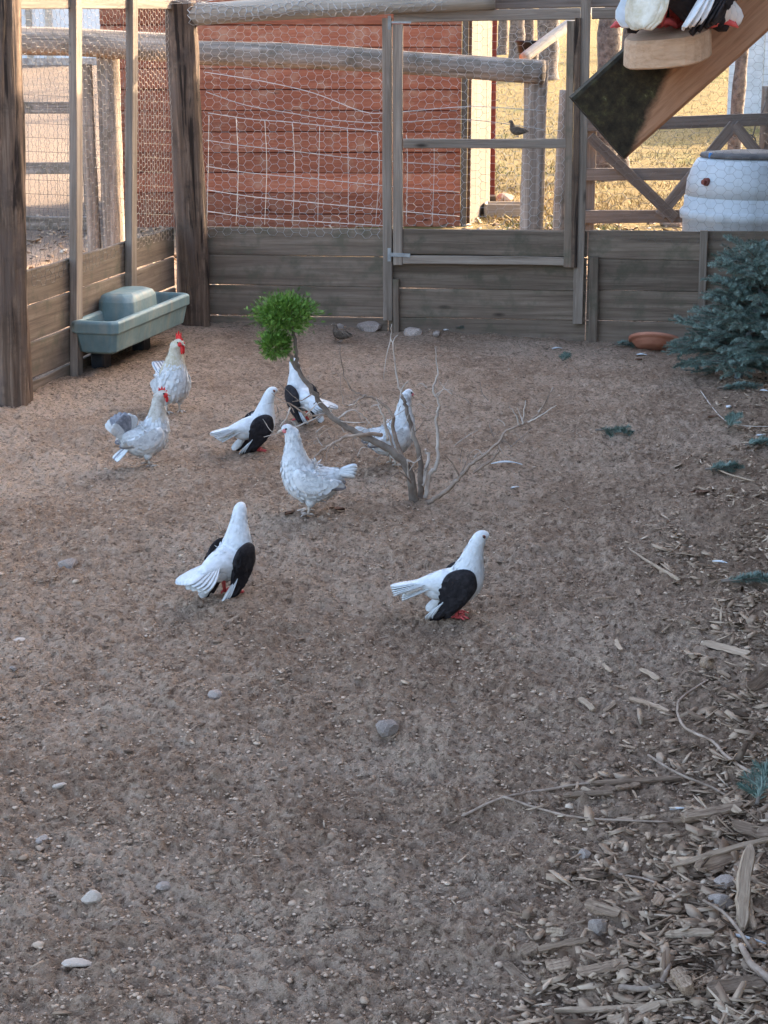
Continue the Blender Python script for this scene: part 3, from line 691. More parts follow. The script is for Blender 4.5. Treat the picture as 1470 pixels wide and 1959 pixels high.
def yard_bits():
    # trough and rock behind the door
    a = G(965, 412); t = thing('wooden_trough', 'low wooden feed box on the gravel behind the door', 'trough', a)
    L = .34; W = .16; hh = .12
    ex = Vector((1, -.1, 0)).normalized(); ey = Vector((.1, 1, 0)).normalized()
    for s in (-1, 1):
        plank('side_board', a + ey * s * W - ex * L / 2 + Vector((0, 0, hh / 2)), a + ey * s * W + ex * L / 2 + Vector((0, 0, hh / 2)), hh, .02, M['pole'], t)
        plank('end_board', a + ex * s * (L / 2 + .012) - ey * W + Vector((0, 0, hh / 2)), a + ex * s * (L / 2 + .012) + ey * W + Vector((0, 0, hh / 2)), hh, .02, M['pole'], t)
    plank('floor_board', a - ex * L / 2 + Vector((0, 0, .01)), a + ex * L / 2 + Vector((0, 0, .01)), .012, .30, M['pole'], t)
    # black bucket hanging in the yard, its cord and the leaning pole
    y = 19.5; c = AT(1008, 110, y); b = thing('hanging_bucket', 'black tapered bucket hanging by the leaning pole', 'bucket', c)
    vs, fs = [], []; n = 20; prof = [(.075, 0), (.105, .15), (.125, .155), (.125, .17), (.10, .17), (.07, .02)]
    for r, z in prof:
        for j in range(n): q = j * 2 * math.pi / n; vs.append((r * math.cos(q), r * math.sin(q), z))
    for i in range(len(prof) - 1):
        for j in range(n): fs.append((i * n + j, i * n + (j + 1) % n, (i + 1) * n + (j + 1) % n, (i + 1) * n + j))
    fs.append(tuple(range(n - 1, -1, -1))); fs.append(tuple((len(prof) - 1) * n + j for j in range(n)))
    obj('shell', mesh('shell', vs, fs, True), M['black'], b)
    e0, e1 = AT(1003, 112, 19.2), AT(1165, -8, 20.2); hook = e0.lerp(e1, .33)
    tube('bail', [c + Vector((-.11, 0, .165)), c.lerp(hook, .55) + Vector((-.06, 0, .05)), hook], .006, M['wire_dark'], b, 5)
    tube('bail', [c + Vector((.11, 0, .165)), c.lerp(hook, .55) + Vector((.04, 0, .05)), hook], .006, M['wire_dark'], b, 5)
    t = thing('leaning_pole', 'pale stripped pole leaning across behind the black bucket', 'pole', (e0.x, e0.y, H(e0.x, e0.y)))
    rail_log('pole', e0, e1, .055, .06, M['pole'], t, seg=30, ns=16, rough=.05, seed=21)
    pr = e0.lerp(e1, .12); rail_log('prop', Vector((pr.x, pr.y + .03, H(pr.x, pr.y) - .1)), Vector((pr.x, pr.y + .02, pr.z - .03)), .045, .04, M['log_grey'], t, seg=20, ns=14, rough=.06, seed=23)
    # rounded stones by the door leaf
    return
yard_bits()
def bare_tree(u, vb, y, r, lean, label, seed, hgt_=5.5):
    p = AT(u, vb, y); p.z = H(p.x, y) - .1
    t = thing('bare_tree', label, 'tree', p)
    rr = random.Random(seed)
    pts = [p + Vector((lean * k / 6 * hgt_ + rr.uniform(-.04, .04), rr.uniform(-.04, .04), hgt_ * k / 6)) for k in range(7)]
    pts2 = crom(pts, 5); n = len(pts2)
    vs, fs = tube_data([q - p for q in pts2], [r * (1.25 if i == 0 else 1.0) * (1 - .6 * i / n) * (1 + .08 * math.sin(i * 2.1)) for i in range(n)], 14)
    obj('trunk', mesh('trunk', vs, fs, True), M['bark'], t)
    vs, fs = [], []
    for k in range(16):
        i = rr.randint(n // 2, n - 1); a = rr.uniform(0, 6.28); L = rr.uniform(.8, 2.0)
        q = pts2[i] - p; d = Vector((math.cos(a), math.sin(a), rr.uniform(.3, 1)))
        bp = [q + d * L * s + Vector((rr.uniform(-.1, .1), rr.uniform(-.1, .1), .15 * s * s)) for s in (0, .35, .7, 1)]
        tube_data(bp, [r * .3, r * .2, r * .12, .004], 6, vs, fs)
        for m in range(4):
            q2 = bp[rr.randint(1, 2)]; d2 = Vector((rr.uniform(-1, 1), rr.uniform(-1, 1), rr.uniform(0, 1)))
            tube_data([q2, q2 + d2 * .4, q2 + d2 * .8 + Vector((0, 0, .1))], [r * .1, .008, .003], 4, vs, fs)
    obj('crown', mesh('crown', vs, fs, True), M['bark'], t)
for a in ((1160, 150, 22.5, .17, .012, 'thick sunlit bare tree trunk behind the door frame', 1), (1192, 125, 24.5, .11, .03, 'slimmer bare trunk leaning beside the thick tree trunk', 2),
          (1412, 222, 21.0, .085, -.002, 'slim dark tree trunk rising above the farm gate', 3),
          (990, 80, 45, .20, .0, 'dark far trunk in line with the black bucket', 4), (1046, 75, 40, .26, .01, 'far grey trunk standing beyond the leaning pole', 5),
          (1012, 70, 52, .15, -.01, 'thin far trunk between the bucket trunk and the pole trunk', 6), (962, 72, 48, .14, .0, 'thin far trunk beside the lean-to posts', 7),
          (1230, 70, 46, .2, .02, 'far bare trunk seen between the braces near the perched pigeons', 8), (1330, 70, 50, .22, -.02, 'far bare trunk beyond the mossy plank', 9),
          (1446, 75, 55, .2, .0, 'far bare trunk beside the pale wall beyond the gate', 10)): bare_tree(*a)
def pale_wall():
    y = 33; t = thing('pale_wall', 'long pale blue grey wall beyond the dry grass', 'wall', (7.5, y, H(7.5, y)))
    x0, x1 = AT(1395, 130, y).x, AT(1395, 130, y).x + 6; o = t.location
    k = 0; x = x0
    while x < x1:
        plank('panel', Vector((x + .3, y, H(x, y) - .2)), Vector((x + .3, y, AT(1440, 30, y).z)), .59, .06, M['barrel'], t, up=Vector((1, 0, 0)), jit=.001); x += .6
pale_wall()

# ------------------------------------------------------------------ barrel
def lathe(prof, n=40):
    vs, fs = [], []
    for r, z in prof:
        for j in range(n): q = j * 2 * math.pi / n; vs.append((r * math.cos(q), r * math.sin(q), z))
    for i in range(len(prof) - 1):
        for j in range(n): fs.append((i * n + j, i * n + (j + 1) % n, (i + 1) * n + (j + 1) % n, (i + 1) * n + j))
    fs.append(tuple(range(n - 1, -1, -1))); fs.append(tuple((len(prof) - 1) * n + j for j in range(n)))
    return vs, fs
def barrel():
    y = 12.35; c = AT(1432, 440, y); c.z = H(c.x, y) - .01; zt = AT(1432, 300, y).z - c.z
    t = thing('white_barrel', 'dirty white plastic barrel with dark lid behind the back fence', 'barrel', c)
    R0 = .46; R1 = zt - .40
    prof = [(.40, 0), (.43, .03), (.44, R1 - .01), (.458, R1), (.462, R1 + .045), (.450, R1 + .062), (.437, R1 + .072), (.435, R1 + .142), (.422, R1 + .146), (.422, R1 + .152), (.430, R1 + .156), (.421, R1 + .25), (.385, R1 + .345), (.36, R1 + .385), (.33, R1 + .40)]
    vs, fs = lathe(prof, 56); obj('shell', mesh('shell', vs, fs, True), M['barrel'], t)
    vs, fs = lathe([(.325, R1 + .395), (.345, R1 + .405), (.335, R1 + .425), (.2, R1 + .438), (.05, R1 + .44)], 40); obj('lid', mesh('lid', vs, fs, True), M['rubber'], t)
    a = R(180 + 62); d = Vector((math.cos(a), math.sin(a), 0)); d = Vector((-.80, -.60, 0))
    q = d * .425 + Vector((0, 0, R1 + .255))
    vs, fs = tube_data([q - d * .02, q + d * .012, q + d * .013, q + d * .035], [.026, .026, .016, .016], 14); obj('bung', mesh('bung', vs, fs), M['redpost'], t)
    q = Vector((-.30, -.14, R1 + .40)); vs, fs = tube_data([q, q + Vector((0, 0, .035))], [.014, .012], 10); obj('valve_cap', mesh('valve_cap', vs, fs), M['blue'], t)
    tube('lid_cord', crom([c + Vector((.30, -.15, R1 + .43)), c + Vector((.18, -.2, R1 + .47)), c + Vector((.10, -.28, R1 + .45)), c + Vector((.22, -.33, R1 + .42))], 5), .012, M['black'], t, 6)
barrel()

# ------------------------------------------------------------------ water trough
def water_trough():
    e = LD * -1; n = LN                       # e runs away along the side fence, n points into the pen
    org = Vector((-1.395, 9.46, .108)); L = 1.16; W = .255; Hh = .18
    t = thing('water_trough', 'blue green plastic water trough with raised float cover beside the side fence', 'trough', (org.x, org.y, H(org.x, org.y)))
    def P(a, b, z): return org + e * a - n * b + Vector((0, 0, z)) - t.location     # a along, b towards the fence
    def ringz(x0, x1, b0, b1, z, c):
        return [P(x0 + c, b0, z), P(x1 - c, b0, z), P(x1, b0 + c, z), P(x1, b1 - c, z), P(x1 - c, b1, z), P(x0 + c, b1, z), P(x0, b1 - c, z), P(x0, b0 + c, z)]
    rs = [ringz(.06, L - .06, .05, W - .05, 0, .02), ringz(.03, L - .03, .025, W - .025, .012, .025), ringz(.008, L - .008, .008, W - .008, Hh * .62, .025), ringz(-.004, L + .004, -.004, W + .004, Hh * .64, .025),
          ringz(-.006, L + .006, -.006, W + .006, Hh - .01, .03), ringz(.004, L - .004, .004, W - .004, Hh, .03), ringz(.026, L - .026, .026, W - .026, Hh, .03), ringz(.034, L - .034, .034, W - .034, Hh - .012, .03), ringz(.06, L - .06, .06, W - .06, .045, .03)]
    vs = [p for r in rs for p in r]; fs = []
    for i in range(len(rs) - 1):
        for j in range(8): fs.append((i * 8 + j, i * 8 + (j + 1) % 8, i * 8 + 8 + (j + 1) % 8, i * 8 + 8 + j))
    fs.append(tuple(range(7, -1, -1))); fs.append(tuple((len(rs) - 1) * 8 + j for j in range(8)))
    o = obj('basin', mesh('basin', vs, fs), M['trough'], t)
    bv = o.modifiers.new('bevel', 'BEVEL'); bv.width = .006; bv.segments = 2; bv.limit_method = 'ANGLE'
    rs = [ringz(.36, .80, .05, W + .01, Hh * .4, .03), ringz(.37, .79, .055, W + .005, Hh + .045, .035), ringz(.385, .775, .065, W - .002, Hh + .076, .04), ringz(.42, .74, .09, W - .03, Hh + .088, .04)]
    vs = [p for r in rs for p in r]; fs = []
    for i in range(3):
        for j in range(8): fs.append((i * 8 + j, i * 8 + (j + 1) % 8, i * 8 + 8 + (j + 1) % 8, i * 8 + 8 + j))
    fs.append(tuple(range(7, -1, -1))); fs.append(tuple(24 + j for j in range(8)))
    o = obj('float_cover', mesh('float_cover', vs, fs, False), M['trough'], t)
    bv = o.modifiers.new('bevel', 'BEVEL'); bv.width = .014; bv.segments = 3; bv.limit_method = 'ANGLE'
    for a0 in (.20, .80):
        rs = [ringz(a0, a0 + .12, .16, W - .02, -.24, .01), ringz(a0, a0 + .12, .16, W - .02, .004, .01)]
        vs = [p for r in rs for p in r]; fs = [(j, (j + 1) % 8, 8 + (j + 1) % 8, 8 + j) for j in range(8)] + [tuple(range(7, -1, -1)), tuple(range(8, 16))]
        obj('foot', mesh('foot', vs, fs), M['black'], t)  # added feet; their black stands in for the shade under the basin
    rs = ringz(.045, L - .045, .045, W - .045, Hh * .62, .03)
    q = NT('trough_water'); q.out((.03, .05, .05), .05, .5)
    obj('water', mesh('water', rs, [tuple(range(8))]), q.m, t)
water_trough()

# ------------------------------------------------------------------ birds
def add_v(me, vals):
    at = me.attributes.new('v', 'FLOAT', 'POINT'); at.data.foreach_set('value', np.asarray(vals, np.float32))
class Bird:
    """faces local +X, feet at the origin; stations (x, z, half height, half width) run tail > head"""
    def __init__(s, t, st, k=1.0, yaw=0.0, neck=6, ns=22, lean=0.0):
        s.t = t; s.k = k; s.yaw = yaw; s.neck = neck
        P = [Vector((a[0], a[1], 0)) for a in st]; Q = [Vector((a[2], a[3], 0)) for a in st]
        P = crom(P, 4); Q = crom(Q, 4); s.N = len(P); s.ns = ns; s.i0 = neck * 4
        s.x0 = st[neck][0] if neck < len(st) else 0
        s.rings = []
        for i in range(s.N):
            a = P[max(i - 1, 0)]; b = P[min(i + 1, s.N - 1)]; d = (b - a).normalized()
            nx, nz = -d.y, d.x
            ring = []
            for j in range(ns):
                q = 2 * math.pi * j / ns
                c, sn = math.cos(q), math.sin(q)
                p = Vector((P[i].x + nx * Q[i].x * c, Q[i].y * sn, P[i].y + nz * Q[i].x * c))
                ring.append(s.turn(p, i) * k)
            s.rings.append(ring)
    def turn(s, p, i):
        w = min(1, max(0, (i - s.i0 + 8) / 12.0)); a = s.yaw * w * w * (3 - 2 * w)
        x, y = p.x - s.x0, p.y
        return Vector((s.x0 + x * math.cos(a) - y * math.sin(a), x * math.sin(a) + y * math.cos(a), p.z))
    def head(s, x, y, z): return s.turn(Vector((x, y, z)), 10 ** 6) * s.k
    def body(s, mats, split=None):
        vs = [p for r in s.rings for p in r]; fs = []; ns = s.ns
        for i in range(s.N - 1):
            for j in range(ns): fs.append((i * ns + j, i * ns + (j + 1) % ns, (i + 1) * ns + (j + 1) % ns, (i + 1) * ns + j))
        fs.append(tuple(range(ns - 1, -1, -1))); fs.append(tuple((s.N - 1) * ns + j for j in range(ns)))
        me = mesh('body', vs, fs, True)
        for m in mats: me.materials.append(M[m])
        if split is not None:
            for p in me.polygons:
                if p.vertices[0] // ns >= split * 4: p.material_index = 1
        o = obj('body', me, None, s.t)
        sb = o.modifiers.new('smooth', 'SUBSURF'); sb.levels = 1; sb.render_levels = 1
        s.o = o
    def plumage(s, n, m, size, i0=3, i1=None, lift=.25, seed=1, name='plumage', vary=.6):
        """small overlapping feathers lying back over the body"""
        rr = random.Random(seed); vs, fs, vals = [], [], []
        i1 = i1 or s.N - 8
        for _ in range(n):
            i = rr.randint(i0, i1); j = rr.randrange(s.ns)
            p = s.rings[i][j]; bk = (s.rings[i - 1][j] - s.rings[i + 1][j]).normalized()
            sd = (s.rings[i][(j + 1) % s.ns] - s.rings[i][j - 1]).normalized(); nn = bk.cross(sd).normalized()
            c = sum((q for q in s.rings[i]), Vector()) / s.ns
            if nn.dot(p - c) < 0: nn = -nn
            L = size * rr.uniform(.7, 1.3) * s.k; W = L * .34
            p = p - nn * .001 * s.k; sd = (sd + bk * rr.uniform(-.2, .2)).normalized()
            e = bk + nn * lift * rr.uniform(.3, 1.3)
            b = len(vs)
            vs += [p, p + e * L * .45 + sd * W, p + e * L * .85 + sd * W * .7, p + e * L, p + e * L * .85 - sd * W * .7, p + e * L * .45 - sd * W]
            fs += [(b, b + 1, b + 2, b + 3), (b, b + 3, b + 4, b + 5)]
            vals += [rr.random() ** 2 * vary] * 6
        me = mesh(name, vs, fs, True); add_v(me, vals); obj(name, me, M[m], s.t, kind='stuff')
    def feather(s, root, d, side, L, W, m, name='tail_feather', curve=.0, parent=None):
        root = Vector(root) * s.k; d = Vector(d).normalized(); side = Vector(side); side = (side - d * side.dot(d)).normalized(); n = d.cross(side)
        L *= s.k; W *= s.k; vs, fs = [], []
        prof = [(0, .35), (.2, .75), (.5, 1.0), (.8, .98), (.93, .75), (1.0, .25)]
        for t, w in prof:
            c = root + d * L * t + n * curve * L * t * t
            for q, h in ((-1, -.0012), (0, .0010), (1, -.0012)): vs.append(c + side * W * w * q + n * h * s.k * 1.6)
            for q, h in ((-1, -.0026), (0, -.0014), (1, -.0026)): vs.append(c + side * W * w * q + n * h * s.k * 1.6)
        for i in range(len(prof) - 1):
            a, b = i * 6, i * 6 + 6
            fs += [(a, a + 1, b + 1, b), (a + 1, a + 2, b + 2, b + 1), (a + 4, a + 3, b + 3, b + 4), (a + 5, a + 4, b + 4, b + 5), (a + 3, a, b, b + 3), (a + 2, a + 5, b + 5, b + 2)]
        e = (len(prof) - 1) * 6; fs += [(e, e + 1, e + 4, e + 3), (e + 1, e + 2, e + 5, e + 4)]
        return obj(name, mesh(name, vs, fs, True), M[m], parent or s.t)
    def wing(s, outline, y0, dome, m, side, taper=0.0, name='wing', back=(-.8, -.6)):
        pts = [Vector((a, 0, b)) for a, b in outline]; loop = []
        n = len(pts)
        for i in range(n):
            p0, p1, p2, p3 = pts[i - 1], pts[i], pts[(i + 1) % n], pts[(i + 2) % n]
            for k in range(4):
                t = k / 4; loop.append(.5 * ((2 * p1) + (p2 - p0) * t + (2 * p0 - 5 * p1 + 4 * p2 - p3) * t * t + (3 * p1 - p0 - 3 * p2 + p3) * t ** 3))
        c = sum(loop, Vector()) / len(loop); nl = len(loop); vs, fs = [], []
        zs = [p.z for p in loop]; zr = max(zs) - min(zs)
        ks = [(.93, -.010), (1.0, .0), (.97, .25), (.86, .55), (.65, .82), (.4, .95), (.15, 1.0)]
        for kk, h in ks:
            for p in loop:
                q = c + (p - c) * kk
                y = y0 + dome * h + taper * (q.z - c.z) / zr
                vs.append(Vector((q.x, side * y, q.z)) * s.k)
        for i in range(len(ks) - 1):
            for j in range(nl):
                f = (i * nl + j, i * nl + (j + 1) % nl, (i + 1) * nl + (j + 1) % nl, (i + 1) * nl + j)
                fs.append(f if side < 0 else f[::-1])
        cap = tuple((len(ks) - 1) * nl + j for j in range(nl)); bot = tuple(range(nl - 1, -1, -1))
        fs.append(cap if side < 0 else cap[::-1]); fs.append(bot if side < 0 else bot[::-1])
        o = obj(name, mesh(name, vs, fs, True), M[m], s.t)
        s.wing_feathers(o, loop, c, y0, dome, taper, zr, m, side, back)
        return o
    def wing_feathers(s, wo, loop, c, y0, dome, taper, zr, m, side, back, n=120):
        rr = random.Random(int(abs(c.x) * 1e5) + side); vs, fs, vals = [], [], []
        bk = Vector((back[0], 0, back[1])).normalized(); up = Vector((-bk.z, 0, bk.x)); out = Vector((0, side, 0))
        size = max((p - c).length for p in loop) * .22
        for _ in range(n):
            p = rr.choice(loop); k = rr.random() ** .5 * .88; q = c + (p - c) * k
            y = y0 + dome * (1 - max(0, k) ** 3) + taper * (q.z - c.z) / zr + .0006
            r = Vector((q.x, side * y, q.z)); L = size * rr.uniform(.7, 1.2); W = L * .36
            e = (bk + up * rr.uniform(-.18, .18) + out * (.10 - .28 * k)).normalized(); i = len(vs)
            for (t, w_, h) in ((0, 0, .0), (.45, 1, .0006), (.85, .75, .0012), (1, 0, .0012), (.85, -.75, .0012), (.45, -1, .0006)):
                vs.append((r + e * L * t + up * W * w_ + out * (h + .0012)) * s.k)
            fs += [(i, i + 1, i + 2, i + 3), (i, i + 3, i + 4, i + 5)]; vals += [rr.random() * .5] * 6
        me = mesh('coverts', vs, fs, True); add_v(me, vals); obj('coverts', me, M[m], wo, kind='stuff')
    def blob(s, name, c, r, m, hd=True, seg=10, parent=None):
        vs, fs = [], []
        for i in range(seg + 1):
            a = math.pi * i / seg
            for j in range(seg):
                b = 2 * math.pi * j / seg
                p = Vector((c[0] + r[0] * math.cos(a), c[1] + r[1] * math.sin(a) * math.cos(b), c[2] + r[2] * math.sin(a) * math.sin(b)))
                vs.append(s.head(p.x, p.y, p.z) if hd else p * s.k)
        for i in range(seg):
            for j in range(seg): fs.append((i * seg + j, i * seg + (j + 1) % seg, (i + 1) * seg + (j + 1) % seg, (i + 1) * seg + j))
        return obj(name, mesh(name, vs, fs, True), M[m], parent or s.t)
    def beak(s, base, tip, r, m='beak'):
        b = Vector(base); t = Vector(tip); pts = [b, b.lerp(t, .45) + Vector((0, 0, r * .25)), t]
        vs, fs = tube_data([s.head(*p) for p in pts], [r * s.k, r * .7 * s.k, r * .12 * s.k], 8)
        obj('beak', mesh('beak', vs, fs, True), M[m], s.t)
    def leg(s, x, y, ztop, m, r=.0055, fwd=.0, toe=.034, z0=0.0):
        k = s.k; vs, fs = [], []
        tube_data([Vector((x - .006 + fwd, y, ztop)) * k, Vector((x - .004, y, z0 + (ztop - z0) * .45)) * k, Vector((x, y, z0 + .008)) * k], [r * 1.5 * k, r * k, r * 1.05 * k], 8, vs, fs)
        for a, L in ((R(-38), .9), (0, 1.1), (R(38), .9), (R(180), .6)):
            d = Vector((math.cos(a), math.sin(a), 0)); o = Vector((x, y, z0 + .007))
            tube_data([o * k, (o + d * toe * L * .5 + Vector((0, 0, .004))) * k, (o + d * toe * L * .85) * k, (o + d * toe * L + Vector((0, 0, -.004))) * k], [r * .85 * k, r * .75 * k, r * .6 * k, r * .15 * k], 7, vs, fs)
        obj('leg', mesh('leg', vs, fs, True), M[m], s.t)
    def comb(s, pts, m='comb', thick=.0022, name='comb'):
        """flat serrated outline in the head's own plane (x, z)"""
        n = len(pts); vs = [s.head(a, thick, b) for a, b in pts] + [s.head(a, -thick, b) for a, b in pts]
        fs = [tuple(range(n - 1, -1, -1)), tuple(range(n, 2 * n))] + [(j, (j + 1) % n, n + (j + 1) % n, n + j) for j in range(n)]
        obj(name, mesh(name, vs, fs), M[m], s.t)

PIG = [(-.135, .106, .006, .016), (-.095, .111, .020, .032), (-.045, .111, .043, .050), (-.005, .106, .060, .060), (.026, .118, .060, .060), (.040, .152, .050, .051), (.048, .186, .0385, .040),
       (.056, .216, .0295, .030), (.064, .240, .0245, .0245), (.075, .259, .0225, .0215), (.089, .264, .0165, .0155), (.099, .2615, .008, .008)]
def pigeon(label, loc, rz, k=1.0, yaw=0.0, group='white pigeons with black wings', seed=1, tail_drop=0.0, tail_len=.135, fan=.16, squat=0.0, ntail=9, tailmat='white'):
    t = thing('pigeon', label, 'pigeon', loc, rz, group); b = Bird(t, PIG, k, yaw, 6)
    b.body(['white'])
    b.plumage(260, 'white', .017, 6, 34, .14, seed, vary=.25)
    ol = [(.066, .128), (.056, .160), (.024, .172), (-.018, .160), (-.040, .132), (-.046, .095), (-.050, .052), (-.046, .018), (-.030, .006), (-.006, .022), (.024, .048), (.048, .078), (.064, .104)]
    for sd in (-1, 1):
        wg = b.wing(ol, .046, .022, 'blackf', sd, .012)
        for i in range(4):                                # folded dark wing tip
            b.feather((-.010 - .007 * i, sd * (.060 - .003 * i), .060 - .006 * i), (-.62 + .05 * i, -sd * .10, -.72 + .10 * i), (0, sd * .3, .5), .062, .012, 'blackf', 'flight_feather', parent=wg)
        for i in range(3):
            b.feather((-.020 - .008 * i, sd * (.050 - .003 * i), .085 - .012 * i), (-.50, -sd * .03, -.72 + .12 * i), (0, sd * .25, .3), .090 - .006 * i, .016, 'white', 'flight_feather')
        b.leg(.006, sd * .024, .05 + squat * .4, 'foot', z0=squat, toe=.034 if not squat else .040, r=.0055 if not squat else .0062)
        b.blob('eye', (.083, sd * .0178, .265), (.0042, .0022, .0042), 'eye'); b.blob('eye_ring', (.083, sd * .0168, .265), (.0066, .0022, .0066), 'eyering')
    for i in range(ntail):
        q = (i - (ntail - 1) / 2) / 4
        b.feather((-.070, q * .014, .122 - abs(q) * .008), (-1, q * fan * 1.6, -.22 - tail_drop - abs(q) * .10), (0, 1, .35 * q), tail_len * (1 - .05 * abs(q)), .019, tailmat, curve=-.02)
    for i in range(4 if ntail > 5 else 0):
        q = (i - 1.5) / 1.5
        b.feather((-.060, q * .016, .102), (-1, q * .22, -.38 - tail_drop), (0, 1, .2 * q), tail_len * .85, .018, 'white', 'undertail_feather')
    b.blob('vent', (-.052, 0, .092), (.052, .036, .036), 'white', False)
    b.beak((.096, 0, .2595), (.1115, 0, .2555), .0048)
    return t
def P_at(u, v): return G(u, v)
pigeon('white pigeon with black wing shield and red feet standing alone on open soil', P_at(872, 1181), R(-4), 1.0, R(4), seed=1)
pigeon('white pigeon with black wings seen from behind, white tail fanned over open soil', P_at(440, 1138), R(56), 1.03, R(20), seed=2, fan=.30, tail_drop=.12)
pigeon('white pigeon with black wing standing between the two paler hens', P_at(490, 864), R(24), 1.0, R(-14), seed=3, tail_drop=-.02)
pigeon('white pigeon with dark wing half hidden behind the leaning green shrub stem', P_at(580, 806), R(128), 1.02, R(-10), seed=4, fan=.26)

HEN = [(-.128, .152, .012, .014), (-.105, .147, .034, .034), (-.066, .128, .060, .060), (-.022, .120, .076, .075), (.016, .134, .079, .078), (.040, .170, .066, .064), (.050, .210, .050, .048),
       (.054, .250, .0365, .036), (.058, .285, .028, .028), (.066, .312, .0245, .0235), (.079, .326, .021, .0195), (.090, .326, .014, .013), (.097, .322, .006, .006)]
def hen(label, loc, rz, k=1.0, yaw=0.0, tail='white', comb=.5, seed=1, name='hen', cat='hen', neck='mottle', group='pale mottled chickens', st=HEN, rooster=False):
    t = thing(name, label, cat, loc, rz, group); b = Bird(t, st, k, yaw, 6)
    b.body(['mottle', neck], 6)
    b.plumage(1000, 'mottle', .019, 4, 26, .20, seed); b.plumage(240, neck, .022, 25, 38, .12, seed + 5, 'hackle', .35)
    hz = st[10][1] - .326; hx = st[10][0] - .079
    ol = [(.060, .165), (.045, .188), (.010, .182), (-.035, .165), (-.080, .150), (-.105, .138), (-.092, .118), (-.055, .098), (-.010, .092), (.030, .106), (.054, .135)]
    for sd in (-1, 1):
        b.wing(ol, .069, .016, 'mottle', sd, -.008, back=(-1, -.15))
        for i in range(4): b.feather((-.052 - .004 * i, sd * (.070 - .004 * i), .142 - .010 * i), (-1, -sd * .22, -.16 + .05 * i), (0, sd * .25, 1), .075, .012, 'greyf' if i == 3 else 'mottle', 'flight_feather')
        b.blob('thigh', (-.006, sd * .034, .074), (.024, .022, .040), 'mottle', False)
        b.leg(.004, sd * .032, .055, 'shank', .0052, toe=.040)
        b.blob('eye', (.083 + hx, sd * .0182, .330 + hz), (.0042, .0024, .0042), 'eye'); b.blob('face', (.086 + hx, sd * .0125, .322 + hz), (.015, .0065, .0125) if comb > .2 else (.0115, .0065, .009), 'comb' if comb > .2 else 'pinkskin')
    b.beak((.094 + hx, 0, .322 + hz), (.116 + hx, 0, .315 + hz), .0062)
    c = comb; red = 'comb' if comb > .2 else 'pinkskin'
    b.comb([(.095 + hx, .328 + hz), (.099 + hx, .340 + hz + .010 * c), (.090 + hx, .337 + hz + .006 * c), (.090 + hx, .350 + hz + .026 * c), (.081 + hx, .345 + hz + .010 * c), (.076 + hx, .352 + hz + .030 * c), (.069 + hx, .345 + hz + .010 * c), (.061 + hx, .350 + hz + .022 * c), (.060 + hx, .338 + hz), (.068 + hx, .330 + hz)] if comb > .2 else [(.095 + hx, .328 + hz), (.094 + hx, .338 + hz), (.086 + hx, .345 + hz), (.076 + hx, .345 + hz), (.076 + hx, .332 + hz)], red, .0035)
    for sd in (-1, 1) if comb > .2 else (): b.blob('wattle', (.096 + hx, sd * .007, .306 + hz - .010 * c), (.0075, .0035, .010 + .013 * c), 'comb')
    if tail == 'upright':
        for sd in (-1, 1):
            for i in range(8):
                a = R(72 + 9.5 * i); b.feather((-.086 - .002 * i, sd * .004 * (1 + .3 * i), .135), (math.cos(a), sd * (.05 + .05 * i), math.sin(a)), (math.sin(a), 0, -math.cos(a)), .120 - .004 * abs(i - 3), .019, 'greyf' if 1 < i < 6 else 'mottle')
        for i in range(4): b.feather((-.085, (i - 1.5) * .014, .095), (-.72, (i - 1.5) * .12, -.62), (0, 1, .2), .085, .014, 'greyf' if i == 2 else 'mottle', 'undertail_feather')
    else:
        for i in range(8):
            q = (i - 3.5) / 3.5
            b.feather((-.092, q * .012, .152), (-1, q * .34, .40 - .42 * abs(q)), (0, .7, .7 * (1 if q > 0 else -1)), .095 - .012 * abs(q), .0165, 'white' if i % 3 else 'mottle')
    if rooster:
        for i in range(7):
            q = (i - 3) / 3
            b.feather((-.11, q * .010, .15), (-.95, q * .12, .28), (.1, .95, .1), .12, .013, 'greyf' if i % 2 else 'mottle', curve=-.25)
        for i in range(14):
            a = (i - 6.5) / 6.5 * 2.4; b.feather((.040 - .03 * math.cos(a) * .3, .040 * math.sin(a), .262), (-.25 - .1 * math.cos(a), .30 * math.sin(a), -.92), (math.cos(a), math.sin(a) * .3 + .2, 0), .085, .010, 'cream', 'hackle_feather')
    return t
hen('mottled white hen with pink face standing in front of the bare shrub', P_at(592, 984), R(182), 1.0, R(4), comb=.05, seed=11)
hen('pale hen with red comb and upright grey tail standing beside the rooster', P_at(283, 892), R(22), .93, R(-14), tail='upright', comb=.35, seed=12, neck='mottle_neck')
hen('mottled white hen half hidden behind the bare shrub branches', P_at(752, 890), R(20), .92, R(10), comb=.05, seed=13)
ROO = [(-.128, .150, .012, .014), (-.105, .147, .034, .034), (-.066, .132, .060, .062), (-.022, .124, .078, .078), (.016, .142, .083, .080), (.038, .184, .070, .068), (.044, .230, .052, .050),
       (.047, .272, .040, .039), (.053, .306, .030, .030), (.062, .332, .026, .025), (.076, .345, .022, .0205), (.088, .345, .015, .014), (.096, .341, .006, .006)]
hen('tall pale rooster with bright red comb and cream neck near the trough', P_at(332, 790), R(-66), 1.00, R(34), comb=1.0, seed=14, name='rooster', cat='rooster', neck='cream', st=ROO, rooster=True)
QUA = [(-.062, .040, .004, .006), (-.045, .044, .014, .016), (-.02, .045, .024, .026), (.006, .046, .028, .029), (.024, .056, .024, .025), (.032, .074, .016, .017), (.035, .090, .013, .0135), (.041, .1, .012, .012), (.050, .101, .008, .008), (.054, .1, .003, .003)]
